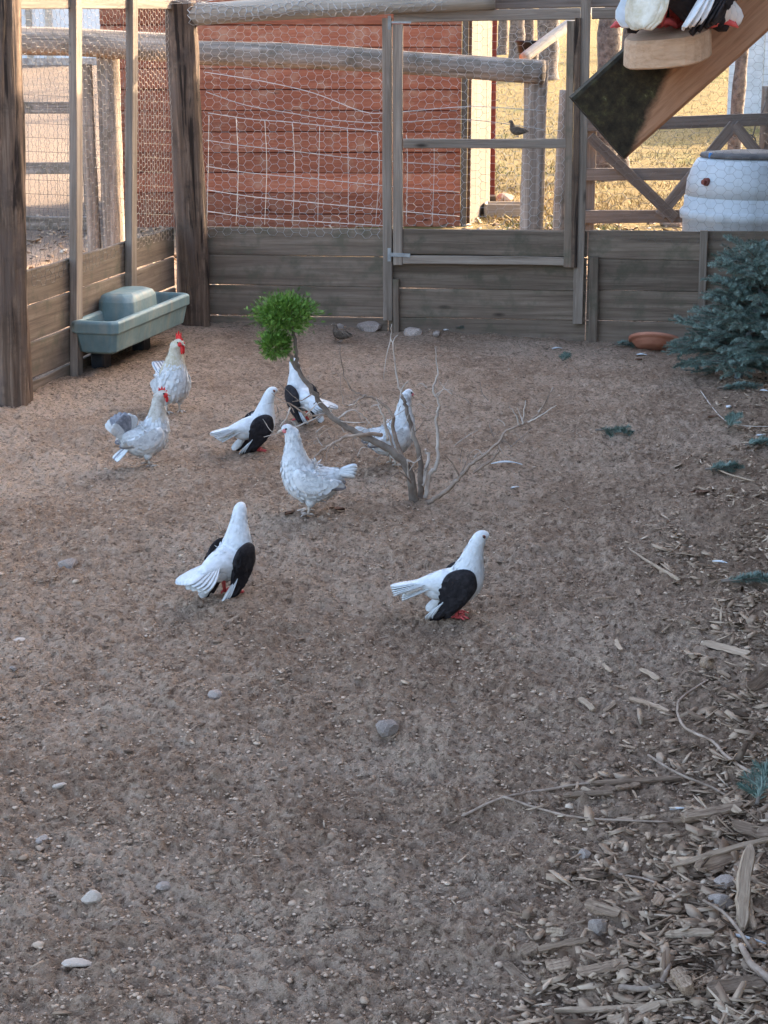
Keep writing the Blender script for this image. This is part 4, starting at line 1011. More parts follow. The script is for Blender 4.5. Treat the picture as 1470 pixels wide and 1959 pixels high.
def small_bird(name, label, cat, loc, rz, k):
    t = thing(name, label, cat, loc, rz); b = Bird(t, QUA, k, 0, 5, 14); b.body(['quail']); b.plumage(120, 'quail', .012, 3, 24, .25, 4)
    b.beak((.051, 0, .0995), (.062, 0, .097), .003)
    for sd in (-1, 1):
        b.wing([(.026, .060), (.012, .070), (-.02, .064), (-.05, .05), (-.06, .042), (-.035, .034), (.0, .032), (.02, .042)], .022, .008, 'quail', sd, back=(-1, -.2))
        b.leg(.0, sd * .010, .026, 'shank', .0022, toe=.014); b.blob('eye', (.0455, sd * .0085, .103), (.002, .0015, .002), 'eye', seg=8)
    for i in range(3): b.feather((-.045, (i - 1) * .006, .042), (-1, (i - 1) * .15, -.1), (0, 1, 0), .028, .006, 'quail')
small_bird('quail', 'small brown speckled quail at the foot of the back fence', 'quail', P_at(652, 656), R(150), 1.05)
q = Fp(1.905, 1.1415, .05); small_bird('sparrow', 'small dark sparrow perched on the middle rail of the mesh door', 'bird', q, R(160), .95)

# ------------------------------------------------------------------ perch with two pigeons, top of the view
def perch():
    y = 2.36
    a = AT(1142, 245, y); b0 = AT(1400, 12, y); d = (b0 - a).normalized(); L = .98
    up = Vector((-d.z, 0, d.x))
    o = plank('rafter_tail', a, a + d * L, .102, .045, M['brace'], None, up=up, jit=.0006, seg=6, label='mossy diagonal rafter tail with sawn end under the perched pigeons', cat='rafter')
    yb = y - .0225 - .0375 - .001; c = AT(1278, 116, yb)
    vs, fs = [], []; n = 28; rad = .050; rr = random.Random(3)
    wob = [1 + .05 * math.sin(j * .9) + rr.uniform(-.02, .02) for j in range(n)]
    for z, k in ((0, .96), (.002, 1.0), (.030, .98), (.034, .95)):
        for j in range(n):
            q = math.pi * 2 * j / n; x, yy = rad * k * wob[j] * math.cos(q) * 1.08, rad * k * wob[j] * math.sin(q)
            vs.append(Vector((x, min(yy, rad * .75), z + .004 * x / rad)))
    for i in range(3):
        for j in range(n): fs.append((i * n + j, i * n + (j + 1) % n, (i + 1) * n + (j + 1) % n, (i + 1) * n + j))
    fs.append(tuple(range(n - 1, -1, -1))); fs.append(tuple(3 * n + j for j in range(n)))
    o = obj('perch_block', mesh('perch_block', vs, fs), M['freshwood'], loc=(c.x, yb, c.z), rot=(R(9), R(-3), 0), label='pale sawn round wood block fixed to the mossy rafter tail', cat='block')
    z = c.z + .036
    pigeon('white pigeon with dark wing perched at the rim of the pale sawn block', (c.x - .016, yb + .004, z - .002), R(196), .98, 0, group='perched pigeons', seed=6, squat=.002, tail_drop=-.35)
    pigeon('black winged pigeon perched on the pale sawn block, red foot gripping it', (c.x + .024, yb - .012, z - .004), R(52), 1.0, 0, group='perched pigeons', seed=7, tail_drop=2.6, tail_len=.125, fan=.10, squat=.004, ntail=5, tailmat='cream')
perch()

# ------------------------------------------------------------------ shrub: leaning clipped evergreen with bare branches
def sprays(name, centre, rad, n, m, parent, seed, size=.03):
    rr = random.Random(seed); vs, fs, vals = [], [], []
    clumps = []
    for _ in range(max(20, n // 32)):
        d = Vector((rr.gauss(0, 1), rr.gauss(0, 1), rr.gauss(0, 1))).normalized(); r = rr.uniform(.35, 1.0) ** .5 * rr.uniform(.85, 1.05)
        clumps.append((Vector((d.x * rad[0], d.y * rad[1], d.z * rad[2])) * r * .86, (d + Vector((0, 0, .35))).normalized(), rr.gauss(.5, .16)))
    for _ in range(n):
        c, d, tone = rr.choice(clumps); q0 = rad[0] * .17
        p = c + Vector((rr.gauss(0, q0), rr.gauss(0, q0), rr.gauss(0, q0 * .8)))
        ax = (d + Vector((rr.gauss(0, .42), rr.gauss(0, .42), rr.gauss(0, .42)))).normalized()
        sd = ax.cross(Vector((rr.gauss(0, 1), rr.gauss(0, 1), rr.gauss(0, 1)))).normalized()
        L = size * rr.uniform(.7, 1.4); v = min(1, max(0, rr.gauss(tone, .14)))
        for q in range(-3, 4):
            o = p + ax * L * (.16 * (3 - abs(q))); dd = (ax + sd * q * .38).normalized(); ll = L * (.85 - .13 * abs(q)); wv = ax.cross(sd) * .0 + dd.cross(ax.cross(sd)).normalized() * ll * .075
            i = len(vs); vs += [o - wv * .6, o + dd * ll * .5 - wv, o + dd * ll, o + dd * ll * .5 + wv, o + wv * .6]
            fs.append((i, i + 1, i + 2, i + 3, i + 4)); vals += [min(1, v + .1 * rr.random()), v, min(1, v + .25), v, v]
    me = mesh(name, vs, fs); add_v(me, vals)
    o = obj(name, me, m, loc=centre); wchild(o, parent); return o
def shrub():
    base = G(795, 956); t = thing('shrub', 'leaning shrub with two green tufts and many bare branches', 'shrub', base); y0 = base.y
    def br(name, pts, r0, r1, m='twig_pale', ns=7):
        P = crom([AT(u, v, y0 + dy) for (u, v, dy) in pts], 5); n = len(P)
        P = [p + Vector((rng.uniform(-1, 1), rng.uniform(-1, 1), rng.uniform(-1, 1))) * min(.004, r0 * .5) if 0 < i < n - 1 else p for i, p in enumerate(P)]
        tube(name, P, [r0 + (r1 - r0) * (i / (n - 1)) ** .8 for i in range(n)], M[m], t, ns)
    br('main_stem', [(792, 962, 0), (790, 930, -.02), (770, 880, -.03), (730, 852, -.04), (690, 832, -.05), (645, 805, -.05), (610, 765, -.05), (582, 725, -.05), (560, 690, -.05), (552, 668, -.05)], .0195, .0065, 'stem', 10)
    br('branch', [(570, 705, -.05), (567, 680, -.05), (563, 640, -.05), (556, 600, -.05)], .0085, .006, 'stem')
    br('branch', [(555, 680, -.05), (545, 665, -.05), (535, 650, -.05)], .006, .004, 'stem')
    br('branch', [(803, 960, .02), (806, 900, .03), (797, 850, .04), (785, 810, .05), (777, 780, .05), (770, 757, .05)], .0125, .006, 'stem', 8)
    br('branch', [(770, 757, .05), (762, 735, .06), (757, 700, .07), (752, 660, .07), (748, 645, .08), (750, 620, .08)], .005, .0016)
    br('branch', [(757, 690, .07), (752, 655, .05), (762, 640, .05)], .003, .001); br('branch', [(748, 648, .08), (738, 690, .09), (735, 725, .1)], .003, .0015); br('branch', [(768, 750, .05), (775, 735, .04), (783, 728, .04)], .004, .001)
    br('branch', [(812, 960, .04), (822, 910, .05), (836, 890, .06), (838, 850, .07), (836, 800, .08), (840, 775, .08), (830, 745, .08), (838, 715, .09), (836, 690, .09), (832, 665, .09)], .0105, .0016)
    br('branch', [(836, 745, .08), (828, 738, .06)], .003, .001)
    br('branch', [(815, 962, .0), (830, 955, -.02), (860, 935, -.04), (880, 912, -.05), (905, 885, -.06), (940, 860, -.07), (970, 825, -.07), (1000, 812, -.07), (1030, 790, -.06), (1060, 742, -.06)], .0115, .002, 'twig')
    br('branch', [(905, 905, -.05), (940, 880, -.07), (955, 862, -.08)], .006, .004, 'twig')
    br('branch', [(995, 814, -.07), (985, 790, -.08), (975, 778, -.08)], .004, .001); br('branch', [(1000, 812, -.07), (1003, 785, -.06), (1006, 765, -.05)], .004, .001); br('branch', [(1002, 810, -.07), (994, 790, -.04), (990, 780, -.03)], .003, .001)
    br('branch', [(1010, 808, -.07), (1035, 795, -.09), (1065, 775, -.1)], .003, .001); br('branch', [(1030, 788, -.06), (1045, 770, -.05), (1058, 740, -.05)], .003, .001)
    br('branch', [(880, 912, -.05), (865, 885, -.1), (850, 870, -.13)], .004, .0015, 'twig'); br('branch', [(955, 852, -.07), (965, 870, -.12), (990, 880, -.15), (1010, 870, -.17)], .003, .001, 'twig')
    br('branch', [(880, 912, -.05), (890, 890, -.02), (898, 868, .0)], .004, .001, 'twig')
    br('branch', [(780, 900, .04), (755, 830, .1), (752, 800, .11), (740, 780, .12), (715, 760, .12), (695, 757, .12), (675, 745, .12), (660, 722, .12), (655, 700, .12), (650, 660, .12)], .009, .0014, 'twig')
    br('branch', [(698, 758, .12), (685, 765, .1), (668, 776, .09), (656, 766, .09), (652, 720, .1)], .005, .0012, 'twig'); br('branch', [(668, 776, .09), (680, 772, .07), (688, 758, .06)], .003, .001)
    br('branch', [(730, 832, -.04), (690, 832, -.08), (650, 842, -.10), (622, 858, -.12), (605, 872, -.12), (600, 885, -.13)], .0085, .003, 'twig')
    br('branch', [(622, 858, -.12), (618, 875, -.1), (612, 890, -.1)], .003, .001, 'twig'); br('branch', [(640, 845, -.1), (628, 862, -.14), (622, 885, -.16)], .003, .001, 'twig')
    br('branch', [(625, 792, -.05), (590, 795, -.09), (560, 775, -.12), (540, 768, -.13), (520, 752, -.14)], .0045, .0012, 'twig'); br('branch', [(622, 790, -.05), (600, 802, -.09), (570, 815, -.12), (540, 826, -.13), (505, 836, -.14)], .004, .001, 'twig_pale')
    br('branch', [(555, 780, -.12), (548, 800, -.15), (536, 815, -.16)], .003, .001); br('branch', [(585, 795, -.09), (604, 775, -.12), (620, 768, -.14)], .003, .001); br('branch', [(600, 752, -.05), (580, 765, -.1), (560, 768, -.13)], .003, .001, 'twig')
    br('branch', [(645, 803, -.05), (665, 788, -.02), (682, 786, .0), (700, 800, .02), (715, 818, .03)], .005, .0015); br('branch', [(650, 806, -.05), (672, 808, -.08), (700, 808, -.1)], .003, .001)
    br('branch', [(742, 842, -.04), (735, 800, -.06), (722, 775, -.07), (710, 778, -.08)], .006, .001, 'twig_pale'); br('branch', [(752, 855, -.03), (745, 830, -.02), (735, 800, -.02), (728, 785, .0)], .005, .0015, 'twig')
    br('branch', [(795, 935, -.02), (770, 905, -.08), (745, 915, -.12), (735, 930, -.14)], .004, .0012, 'twig'); br('branch', [(778, 880, -.03), (792, 885, -.07), (805, 878, -.1)], .004, .0015, 'twig_pale')
    br('branch', [(790, 940, -.02), (782, 905, -.05), (780, 880, -.07)], .005, .003); br('branch', [(808, 930, .02), (820, 880, .06), (815, 860, .07)], .009, .006, 'twig_pale')
    rt = random.Random(9)
    for i in range(70):                                   # fine dead twiglets all through the lower branches
        u0 = rt.uniform(520, 1010); v0 = rt.uniform(760, 900) if u0 < 700 else rt.uniform(740, 930)
        lim = 905 - abs(u0 - 800) * .28
        v0 = min(v0, lim); dv = rt.uniform(-1, 1); L = rt.uniform(18, 55); yy = rt.uniform(-.16, .10)
        br('twiglet', [(u0, v0, yy), (u0 + dv * L * .5, v0 - L * .35, yy + .01), (u0 + dv * L + rt.uniform(-8, 8), v0 - L * .6 + rt.uniform(-12, 14), yy + .02)], .0022, .0008, rt.choice(['twig', 'twig_pale', 'stem']), 4)
    f1 = AT(548, 600, y0 - .05); f2 = AT(525, 661, y0 - .08); k = 1 / ppm(f1)
    sprays('foliage', f1, (62 * k, 50 * k, 33 * k), 4200, M['thuja'], t, 3, .0125); sprays('foliage', f2, (33 * k, 33 * k, 27 * k), 1900, M['thuja'], t, 4, .012)
shrub()

# ------------------------------------------------------------------ spruce
def needle_twig(vs, fs, vals, p0, d, L, rr, nl=.019, dens=900, w=.0016):
    d = d.normalized(); a = d.orthogonal().normalized(); b = d.cross(a); n = max(14, int(L * dens))
    sagd = Vector((0, 0, -.12 * L)); tv = rr.gauss(.5, .18)
    for i in range(n):
        t = i / n; q = rr.uniform(0, 6.283); rad = a * math.cos(q) + b * math.sin(q)
        p = p0 + d * L * t + sagd * t * t
        e = (d * rr.uniform(.45, .9) + rad).normalized() * nl * rr.uniform(.75, 1.2) * (1 - .25 * t)
        s = e.cross(rad + d * .3).normalized() * w
        k = len(vs); vs += [p - s, p + s, p + e * .7 + s * .8, p + e]; fs.append((k, k + 1, k + 2, k + 3))
        v = min(1, max(0, tv + rr.gauss(0, .16))); vals += [v, v, min(1, v + .12), min(1, v + .2)]
def bough(parent, p0, d, L, rr, sides=7, name='bough', nl=.019, dens=900):
    e = obj(name, None, None); e.location = p0; wchild(e, parent)
    vs, fs, vals = [], [], []; tv, tf = [], []
    d = d.normalized(); sd = d.cross(Vector((0, 0, 1))); sd = sd.normalized() if sd.length > .1 else Vector((1, 0, 0))
    o = Vector((0, 0, 0)); end = d * L + Vector((0, 0, -.10 * L))
    tube_data([o, end * .5 + Vector((0, 0, .02 * L)), end], [.006, .004, .0015], 5, tv, tf)
    needle_twig(vs, fs, vals, o + d * L * .1, d, L * .95, rr, nl, dens)
    for i in range(sides):
        t = .22 + .72 * i / max(1, sides - 1); s = 1 if i % 2 else -1
        dd = d * .75 + sd * s * rr.uniform(.6, .9) + Vector((0, 0, rr.uniform(-.25, .3))); ll = L * (.55 - .32 * t) * rr.uniform(.8, 1.25)
        q = d * L * t + Vector((0, 0, -.06 * L * t)); needle_twig(vs, fs, vals, q, dd, ll, rr, nl, dens)
        tube_data([q, q + dd.normalized() * ll * .9], [.0028, .001], 4, tv, tf)
    me = mesh('needles', vs, fs); add_v(me, vals); obj('needles', me, M['spruce'], e, kind='stuff')
    obj('twig', mesh('twig', tv, tf, True), M['stem'], e)
    return e
def spruce():
    b = G(1412, 724); rr = random.Random(5); t = thing('spruce_tree', 'cut blue green spruce tree leaning against the end of the back fence', 'tree', b)
    top = b + Vector((.16, .10, .66))
    q = simple('spruce_bark', (.13, .135, .135), (.25, .25, .24), 20, .9, .5, .004)
    tube('trunk', crom([b + Vector((-.005, 0, -.03)), b.lerp(top, .3), b.lerp(top, .65), top], 5), [.024 - .017 * i / 15 for i in range(16)], q, t, 10)
    for i in range(110):
        f = .06 + .90 * (i / 109) ** .9; p = b.lerp(top, f); a = i * 2.4 + rr.uniform(-.3, .3)
        L = (.43 - .20 * f) * rr.uniform(.7, 1.1)
        dx, dy = math.cos(a), math.sin(a)
        if dx > 0: L *= 1.25
        bough(t, p, Vector((dx, dy, rr.uniform(-.30, .55) + .25 * f)), L, rr, 9, 'bough', .022, 1000)
    for (u, v) in ((1300, 672), (1330, 650), (1345, 685), (1380, 690), (1310, 690), (1290, 690), (1335, 668)):
        g = G(u + 75, v + 18); p = g + Vector((0, 0, .07 + rr.uniform(0, .08))); bough(t, p, Vector((-1, rr.uniform(-.3, .3), rr.uniform(-.1, .12))), .26 * rr.uniform(.8, 1.1), rr, 8)
spruce()
TW = [(870, 634, .13, 10, 'dark green spruce sprig lying against the foot of the fence below the door'), (1192, 664, .13, 5, 'dark spruce sprig beside the terracotta saucer'), (1081, 694, .06, 60, 'short blue green spruce tip on soil in front of the fence'),
      (1166, 832, .13, -25, 'single green spruce sprig lying on bare soil'), (1402, 748, .17, 12, 'blue green spruce sprig lying just in front of the cut tree'), (1400, 822, .09, 60, 'small upright spruce tip among the straw'),
      (1447, 856, .12, 30, 'greyish spruce sprig lying among white feathers'), (1375, 905, .11, 5, 'faded spruce sprig beside the pale stick'), (1430, 1122, .17, -3, 'dark green spruce sprig at the edge of the bark litter'), (1455, 1535, .11, 70, 'spruce sprig sticking up from the bark litter')]
for i, (u, v, L, ang, lab) in enumerate(TW):
    g = G(u, v); rr = random.Random(40 + i); t = thing('spruce_sprig', lab, 'sprig', g, 0, 'spruce sprigs on the ground')
    d = Vector((math.cos(R(ang)), math.sin(R(ang)) , .12 if ang < 50 else .5)); bough(t, g - Vector((d.x, d.y, 0)) * L * .5 + Vector((0, 0, .018)), d, L * 1.2, rr, 8, 'spray', .022, 1600)

# ------------------------------------------------------------------ small things on the ground
def saucer():
    c = G(1248, 672); t = thing('terracotta_saucer', 'round terracotta plant saucer tilted against the foot of the fence', 'saucer', c + Vector((.02, .02, .0)))
    vs, fs = lathe([(.085, 0), (.105, .012), (.135, .050), (.150, .052), (.152, .075), (.140, .076), (.125, .030), (.09, .015)], 40)
    obj('dish', mesh('dish', vs, fs, True), M['terracotta'], t, loc=(0, .02, .006), rot=(R(-24), R(7), 0)).scale = (1.05, 1.05, .8)
saucer()
def stone_mesh(seed, flat=.6):
    rr = np.random.default_rng(seed)
    import bmesh
    bm = bmesh.new(); bmesh.ops.create_icosphere(bm, subdivisions=2, radius=1)
    cuts = [(Vector(rr.normal(size=3)).normalized(), rr.uniform(.55, .85)) for _ in range(9)]
    for v in bm.verts:
        for n, d in cuts:
            k = v.co.dot(n)
            if k > d: v.co -= n * (k - d)
        v.co *= 1 + rr.uniform(-.03, .03); v.co.z *= flat
    me = bpy.data.meshes.new('stone'); bm.to_mesh(me); bm.free(); return me
def stone(u, v, wpx, label, m='stone', flat=.6, seed=1, group=None, name='stone'):
    g = G(u, v); r = wpx / 2 / ppm(g) * 1.15
    o = obj(name, stone_mesh(seed, flat), M[m], None, g + Vector((0, 0, r * flat * .35)), (rng.uniform(-.2, .2), rng.uniform(-.2, .2), rng.uniform(0, 6)), label, 'stone', group); o.scale = (r, r * .8, r)
for i, a in enumerate([(740, 1398, 56, 'flat grey stone lying alone on the open soil in front of the pigeons'), (316, 1700, 32, 'small angular grey brown stone standing on edge on bare soil'), (177, 1720, 42, 'pale rounded oblong stone half sunk in the soil', 'stone_pale'),
        (130, 1084, 38, 'brown stone half sunk in soil below the side fence'), (412, 1332, 34, 'flat bluish stone with a smaller one touching it'), (36, 1226, 30, 'thin white chip of stone lying on the soil', 'stone_pale', .25),
        (24, 1283, 22, 'small dark round stone at the litter free side of the pen'), (1141, 1780, 46, 'blue grey angular block of stone in the bark litter', 'stone', .85), (705, 632, 54, 'largest grey rock at the foot of the back fence', 'stone', .5),
        (786, 640, 42, 'flat grey rock below the door hinge', 'stone', .45), (1385, 1696, 52, 'reddish grey broken brick piece in the bark litter', 'stone', .6), (1378, 1730, 50, 'dark cracked stone against the tall wood splinter', 'stone', .6),
        (115, 1506, 26, 'pale blue grey pebble on the bare soil', 'stone_pale', .5), (80, 1608, 26, 'grey sharp edged stone on bare soil', 'stone', .6), (1120, 1640, 32, 'round brown stone at the edge of the bark litter', 'stone', .7), (150, 1845, 56, 'pale flat clod pressed into the soil', 'stone_pale', .25)]):
    stone(*a[:4], m=a[4] if len(a) > 4 else 'stone', flat=a[5] if len(a) > 5 else .6, seed=100 + i)
for i, (u, v, wd) in enumerate(((408, 606, 30), (428, 603, 26), (449, 607, 34), (466, 600, 26), (420, 614, 22), (480, 610, 46), (440, 598, 26), (404, 596, 24), (650, 628, 18), (835, 640, 20))):
    stone(u, v, wd, 'rough grey rock piled along the foot of the back fence', 'stone', .65, 150 + i, 'rocks along the fence foot')
def stick(pts, r0, r1, m, label, name='stick', cat='stick', lift=.3):
    P = crom([G(u, v) + Vector((0, 0, r0 * .8 + h)) for (u, v, h) in pts], 5); n = len(P)
    P = [p + Vector((rng.uniform(-1, 1), rng.uniform(-1, 1), rng.uniform(-.3, .3))) * r0 * .35 for p in P]
    return tube(name, P, [r0 + (r1 - r0) * i / (n - 1) for i in range(n)], M[m], None, 8, label=label, cat=cat)
stick([(1355, 1302, .0), (1305, 1345, .012), (1296, 1372, .012), (1312, 1402, .01), (1362, 1425, .008), (1385, 1450, .008), (1420, 1475, .006), (1462, 1494, .004)], .0034, .0045, 'twig', 'pale curved stick bending through the bark litter')
stick([(884, 1564, .0), (960, 1532, .004), (1060, 1515, .006), (1130, 1503, .004), (1290, 1492, .002)], .0036, .0028, 'twig', 'long thin brown stick crossing another stick at the litter edge')
stick([(962, 1532, .008), (1040, 1556, .006), (1120, 1572, .006), (1290, 1578, .004)], .0035, .0022, 'twig', 'thin stick lying under the crossing of two sticks')
stick([(1240, 1454, .01), (1300, 1492, .012), (1360, 1515, .01), (1396, 1532, .004)], .0035, .003, 'twig', 'straight brown stick slanting between the curved stick and the slabs')
stick([(1204, 1054, .006), (1240, 1078, .005), (1300, 1112, .002)], .003, .0075, 'chip_pale', 'orange brown pointed splinter on the soil near the litter edge', 'splinter', 'splinter')
stick([(1345, 1742, .02), (1390, 1780, .03), (1440, 1842, .02)], .003, .004, 'twig', 'thin stick leaning over the white quill')
stick([(1415, 1830, .02), (1440, 1870, .02), (1480, 1895, .01)], .006, .009, 'twig', 'short thick pale stick with a knotty end in the litter')
stick([(1170, 1678, .006), (1240, 1690, .006), (1298, 1718, .003)], .0028, .002, 'twig', 'small thin twig lying near the broken brick piece')
stick([(1185, 1895, .004), (1250, 1900, .006), (1275, 1872, .01), (1280, 1860, .012)], .006, .004, 'twig', 'hooked dark twig at the edge of the litter')
stick([(1340, 748, .0), (1390, 815, .02), (1470, 830, .03)], .003, .0015, 'twig_pale', 'pale stem lying among straw below the spruce')
stick([(1352, 893, .006), (1400, 915, .01), (1445, 925, .006)], .004, .003, 'chip_pale', 'pale stick beside the faded spruce sprig')
stick([(930, 628, .01), (870, 622, .01), (820, 618, .006)], .004, .003, 'twig_pale', 'grey stick lying along the foot of the fence')
def splint(name, p, q, wd, thk, m, up, label, cat, group):
    '''torn piece of wood: ragged ends, uneven edges, slight bow'''
    L = (q - p).length; n = 10; vs, fs = [], []
    w0, w1 = rng.uniform(.25, .8), rng.uniform(.2, .8); bow = rng.uniform(-.03, .06) * L; sk = rng.uniform(-.25, .25) * wd
    for i in range(n + 1):
        t = i / n; e = min(1, w0 + t * 5, w1 + (1 - t) * 5)
        e2 = min(1, w1 * 1.1 + t * 7, w0 * 1.1 + (1 - t) * 9)
        a = wd / 2 * e * rng.uniform(.78, 1.12); b = wd / 2 * e2 * rng.uniform(.78, 1.12); h = thk / 2 * (.55 + .45 * e) * rng.uniform(.7, 1.25)
        z = bow * math.sin(t * math.pi); o = sk * math.sin(t * 3.3); r = rng.uniform(.0, .5) * h
        xx = t * L + (rng.uniform(-.02, .02) * L if 0 < i < n else 0)
        vs += [(xx, z - h, o - a * .8), (xx, z - h, o + b * .8), (xx, z - h * .2, o + b), (xx, z + h - r, o + b * .85), (xx, z + h + r * .4, o), (xx, z + h - r, o - a * .85), (xx, z - h * .2, o - a)]
    for i in range(n):
        for j in range(7): fs.append((i * 7 + j, i * 7 + (j + 1) % 7, i * 7 + 7 + (j + 1) % 7, i * 7 + 7 + j))
    fs.append(tuple(range(6, -1, -1))); fs.append(tuple(n * 7 + j for j in range(7)))
    o = obj(name, mesh(name, vs, fs), m, label=label, cat=cat, group=group); o.matrix_world = Matrix.Translation(p) @ frame(p, q, up).to_4x4(); o.location = p
def scrap(a, b, wd, thk, m, label, lift=.004, roll=.0, name='wood_scrap', cat='wood scrap', hb=0.0, group=None):
    p = G(*a) + Vector((0, 0, thk * .5 + lift)); q = G(*b) + Vector((0, 0, thk * .5 + lift + hb))
    d = (q - p).normalized(); side = Vector((0, 0, 1)).cross(d).normalized(); up = (side * math.cos(roll) + Vector((0, 0, 1)) * math.sin(roll))
    splint(name, p, q, wd, thk, M[m], up, label, cat, group)
scrap((1345, 1236), (1432, 1258), .036, .004, 'chip_pale', 'thin pale wooden slat with a knot hole on the bark litter', .010, .25)
scrap((1178, 1228), (1190, 1248), .016, .004, 'chip_pale', 'short pale wooden chip on the litter near the slat', .006, .2)
scrap((1148, 1268), (1170, 1290), .013, .004, 'chip_pale', 'narrow pale chip beside small white pebbles', .006, .2)
scrap((1108, 1342), (1136, 1364), .018, .008, 'chip_pale', 'pale thick chip of wood on the bare litter edge', .004, .3)
scrap((1155, 1365), (1178, 1345), .014, .005, 'chip_pale', 'pale pointed chip near the thick chip', .004, .3)
scrap((1205, 1342), (1280, 1368), .016, .008, 'chip', 'grey brown splintered strip in the litter', .005, .3)
scrap((1130, 1506), (1300, 1496), .018, .009, 'chip', 'long weathered slat lying at the end of the thin stick', .005, .2)
scrap((1078, 1530), (1172, 1524), .020, .008, 'chip', 'grey weathered slat below the long slat', .005, .2)
scrap((1180, 1515), (1222, 1508), .016, .010, 'chip', 'short curved bark piece beside the grey slats', .005, .3)
scrap((1305, 1580), (1420, 1555), .030, .018, 'chip', 'thick layered bark slab lying by the spruce sprig', .010, .3)
scrap((1385, 1545), (1415, 1572), .020, .006, 'chip_pale', 'pale split chip leaning on the bark slab', .02, .3)
scrap((1400, 1590), (1500, 1610), .045, .012, 'chip', 'wide weathered board end at the litter edge', .010, .2)
scrap((1285, 1678), (1480, 1622), .016, .007, 'chip_pale', 'long narrow tan strip slanting over the litter', .02, .3)
scrap((1330, 1672), (1400, 1650), .030, .005, 'chip', 'curled grey bark under the long tan strip', .012, .6)
scrap((1420, 1795), (1432, 1680), .030, .016, 'chip_pale', 'tall split wood splinter with a forked foot', .012, .25, hb=.055)
scrap((1442, 1790), (1430, 1740), .016, .012, 'chip_pale', 'short pale splinter propped against the tall forked one', .01, .25, hb=.02)
scrap((1272, 1800), (1365, 1795), .022, .012, 'chip_pale', 'thick pale stub of wood with a grey cut end', .006, .3)
scrap((1030, 1832), (1125, 1812), .016, .006, 'chip', 'arched strip of bark lying on soil', .014, .5)
scrap((1000, 1838), (1030, 1822), .026, .005, 'chip', 'torn bark end beside the arched bark strip', .012, .5)
scrap((968, 1850), (1040, 1905), .026, .006, 'chip', 'wide rotten bark strip half sunk in soil', .006, .1)
scrap((1045, 1860), (1092, 1850), .034, .006, 'chip', 'square grey flake of wood in the litter', .008, .25)
scrap((1105, 1870), (1200, 1850), .032, .010, 'chip', 'broad rough bark piece in front of the blue grey stone', .006, .2)
scrap((1060, 1945), (1310, 1925), .014, .010, 'chip_pale', 'long straight tan lath lying flat in the litter', .008, .2)
scrap((1165, 1965), (1260, 1930), .024, .008, 'chip_pale', 'tan lath crossing under the long lath', .006, .2)
scrap((1290, 1880), (1320, 1915), .030, .024, 'chip', 'chunky rotten wood block in the litter', .010, .3)
scrap((1120, 1745), (1185, 1765), .026, .008, 'chip', 'dark grained bark piece leaning on the blue grey stone', .016, .5)
scrap((1060, 1785), (1120, 1768), .010, .006, 'chip', 'dark wet looking stick beside the blue grey stone', .004, .3)
scrap((1355, 1915), (1460, 1895), .040, .012, 'chip', 'wide layered bark at the foot of the knotty stick', .010, .3)
scrap((1250, 1738), (1265, 1720), .022, .006, 'chip', 'grey flake of wood near the broken brick piece', .008, .3)
scrap((1430, 1330), (1475, 1296), .040, .005, 'chip', 'grey curled shingle tipped up from the litter', .02, .7)
scrap((1225, 1285), (1260, 1305), .018, .004, 'chip_pale', 'small tan chip beside the curled shaving', .006, .3)
rs = random.Random(77)
for i in range(60):
    v = rs.uniform(1120, 1950); g = None
    u = rs.uniform(1120 - (v - 1120) * .12, 1465)
    L = rs.uniform(10, 34); a = rs.uniform(0, 3.14)
    scrap((u, v), (u + L * math.cos(a), v + L * .5 * math.sin(a)), rs.uniform(.006, .018), rs.uniform(.003, .007), rs.choice(['chip', 'chip', 'chip', 'chip_pale']), 'small loose wood chip lying on top of the bark litter', rs.uniform(.003, .012), rs.uniform(-.5, .6), 'wood_chip', 'wood chip', group='loose chips on the bark litter')
def shaving(u, v, r, turns, label):
    g = G(u, v); vs, fs = [], []; n = 22; W = .026
    for i in range(n + 1):
        a = i / n * turns * 6.283; rr = r * (1 - .35 * i / n)
        for k, th in ((0, 0), (0, .0015), (1, .0015), (1, 0)):
            vs.append(Vector((rr * math.cos(a) + 0, (k - .5) * W, r + (rr - th) * math.sin(a))))
    for i in range(n):
        for k in range(4): fs.append((i * 4 + k, i * 4 + (k + 1) % 4, i * 4 + 4 + (k + 1) % 4, i * 4 + 4 + k))
    obj('wood_shaving', mesh('wood_shaving', vs, fs, True), M['chip'], None, g, (0, 0, R(35)), label, 'shaving')
shaving(1352, 1282, .020, 1.15, 'curled brown wood shaving standing on the litter')
def loose_feather(u, v, L, W, ang, label, grp='loose feathers on the ground'):
    g = G(u, v); vs, fs = [], []; n = 8
    for i in range(n + 1):
        t = i / n; w_ = W * math.sin(min(1, t * 1.15 + .08) * math.pi * .93) + .0006; z = .006 + .10 * L * math.sin(t * 3.1)
        vs += [Vector((L * (t - .5), -w_, z - .002)), Vector((L * (t - .5), 0, z + .001)), Vector((L * (t - .5), w_, z - .002)), Vector((L * (t - .5), 0, z - .0025))]
    for i in range(n):
        for k in range(4): fs.append((i * 4 + k, i * 4 + (k + 1) % 4, i * 4 + 4 + (k + 1) % 4, i * 4 + 4 + k))
    obj('feather', mesh('feather', vs, fs, True), M['feather_loose'], None, g, (R(8), 0, R(ang)), label, 'feather', grp)
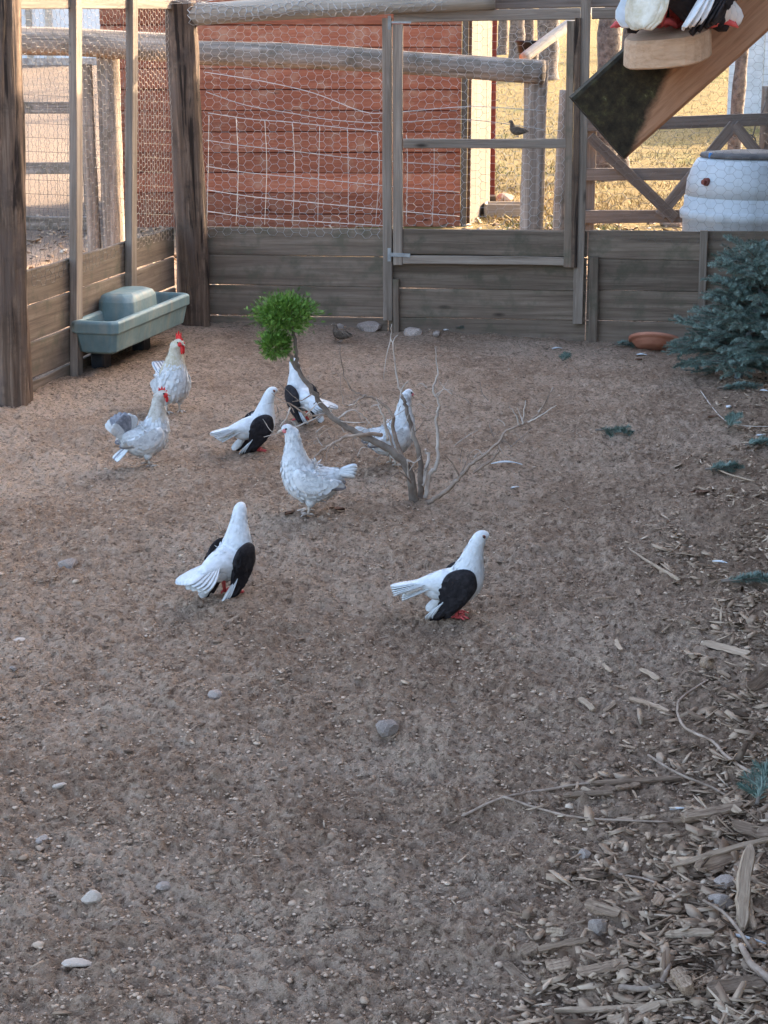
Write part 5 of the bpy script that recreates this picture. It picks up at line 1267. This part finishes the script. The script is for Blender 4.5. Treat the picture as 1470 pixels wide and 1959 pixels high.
for a in ((970, 890, .13, .012, -8, 'white feather lying flat behind the shrub branch tip'), (1380, 1079, .065, .008, -35, 'small white feather on soil before the dark sprig'), (1228, 680, .06, .018, -20, 'fluffy white feather beside the terracotta saucer'),
          (1066, 668, .06, .012, 5, 'white feather in front of the fence post foot'), (1395, 780, .05, .014, 60, 'white down feather standing in the straw'), (1462, 750, .07, .010, -40, 'white feather by the spruce sprig'), (1412, 1802, .11, .006, -18, 'white quill feather lying across the bark litter'),
          (1300, 1552, .045, .004, 0, 'white quill stub on the litter'), (855, 632, .05, .018, 40, 'white feather on the sprig at the fence foot'), (1455, 835, .05, .010, 20, 'small white feather among the straw stems'), (910, 634, .09, .008, -8, 'flat grey white feather along the fence foot'), (985, 935, .04, .008, 30, 'small curled feather in front of the shrub')): loose_feather(*a)
def leaf(u, v, L, ang, label):
    g = G(u, v); vs, fs = [], []; n = 6
    for i in range(n + 1):
        t = i / n; w_ = L * .28 * math.sin(t * math.pi) + .0005
        vs += [Vector((L * (t - .5), -w_, .012)), Vector((L * (t - .5), 0, .004)), Vector((L * (t - .5), w_, .012)), Vector((L * (t - .5), 0, .0025))]
    for i in range(n):
        for k in range(4): fs.append((i * 4 + k, i * 4 + (k + 1) % 4, i * 4 + 4 + (k + 1) % 4, i * 4 + 4 + k))
    obj('dry_leaf', mesh('dry_leaf', vs, fs, True), M['leaf_brown'], None, g, (0, 0, R(ang)), label, 'leaf')
leaf(645, 977, .06, -8, 'curled dark brown leaf just behind the feet of the white hen'); leaf(1340, 945, .08, 10, 'dark brown dry leaf beside the edge of the litter'); leaf(1222, 390 + 300, .05, 30, 'brown leaf beside the terracotta saucer foot')
leaf(1365, 800, .06, 20, 'reddish brown leaf below the small upright spruce tip'); leaf(555, 985, .05, 40, 'tan leaf just in front of the feet of the white hen')
# rock and leaf heap by the wooden feed box
for i, (u, v, wd, lab) in enumerate(((966, 384, 36, 'brown rock lying behind the wooden feed box'), (1290, 432, 60, 'grey rock lying behind the fence below the crossed braces'))): stone(u, v, wd, lab, 'stone', .6, 300 + i)
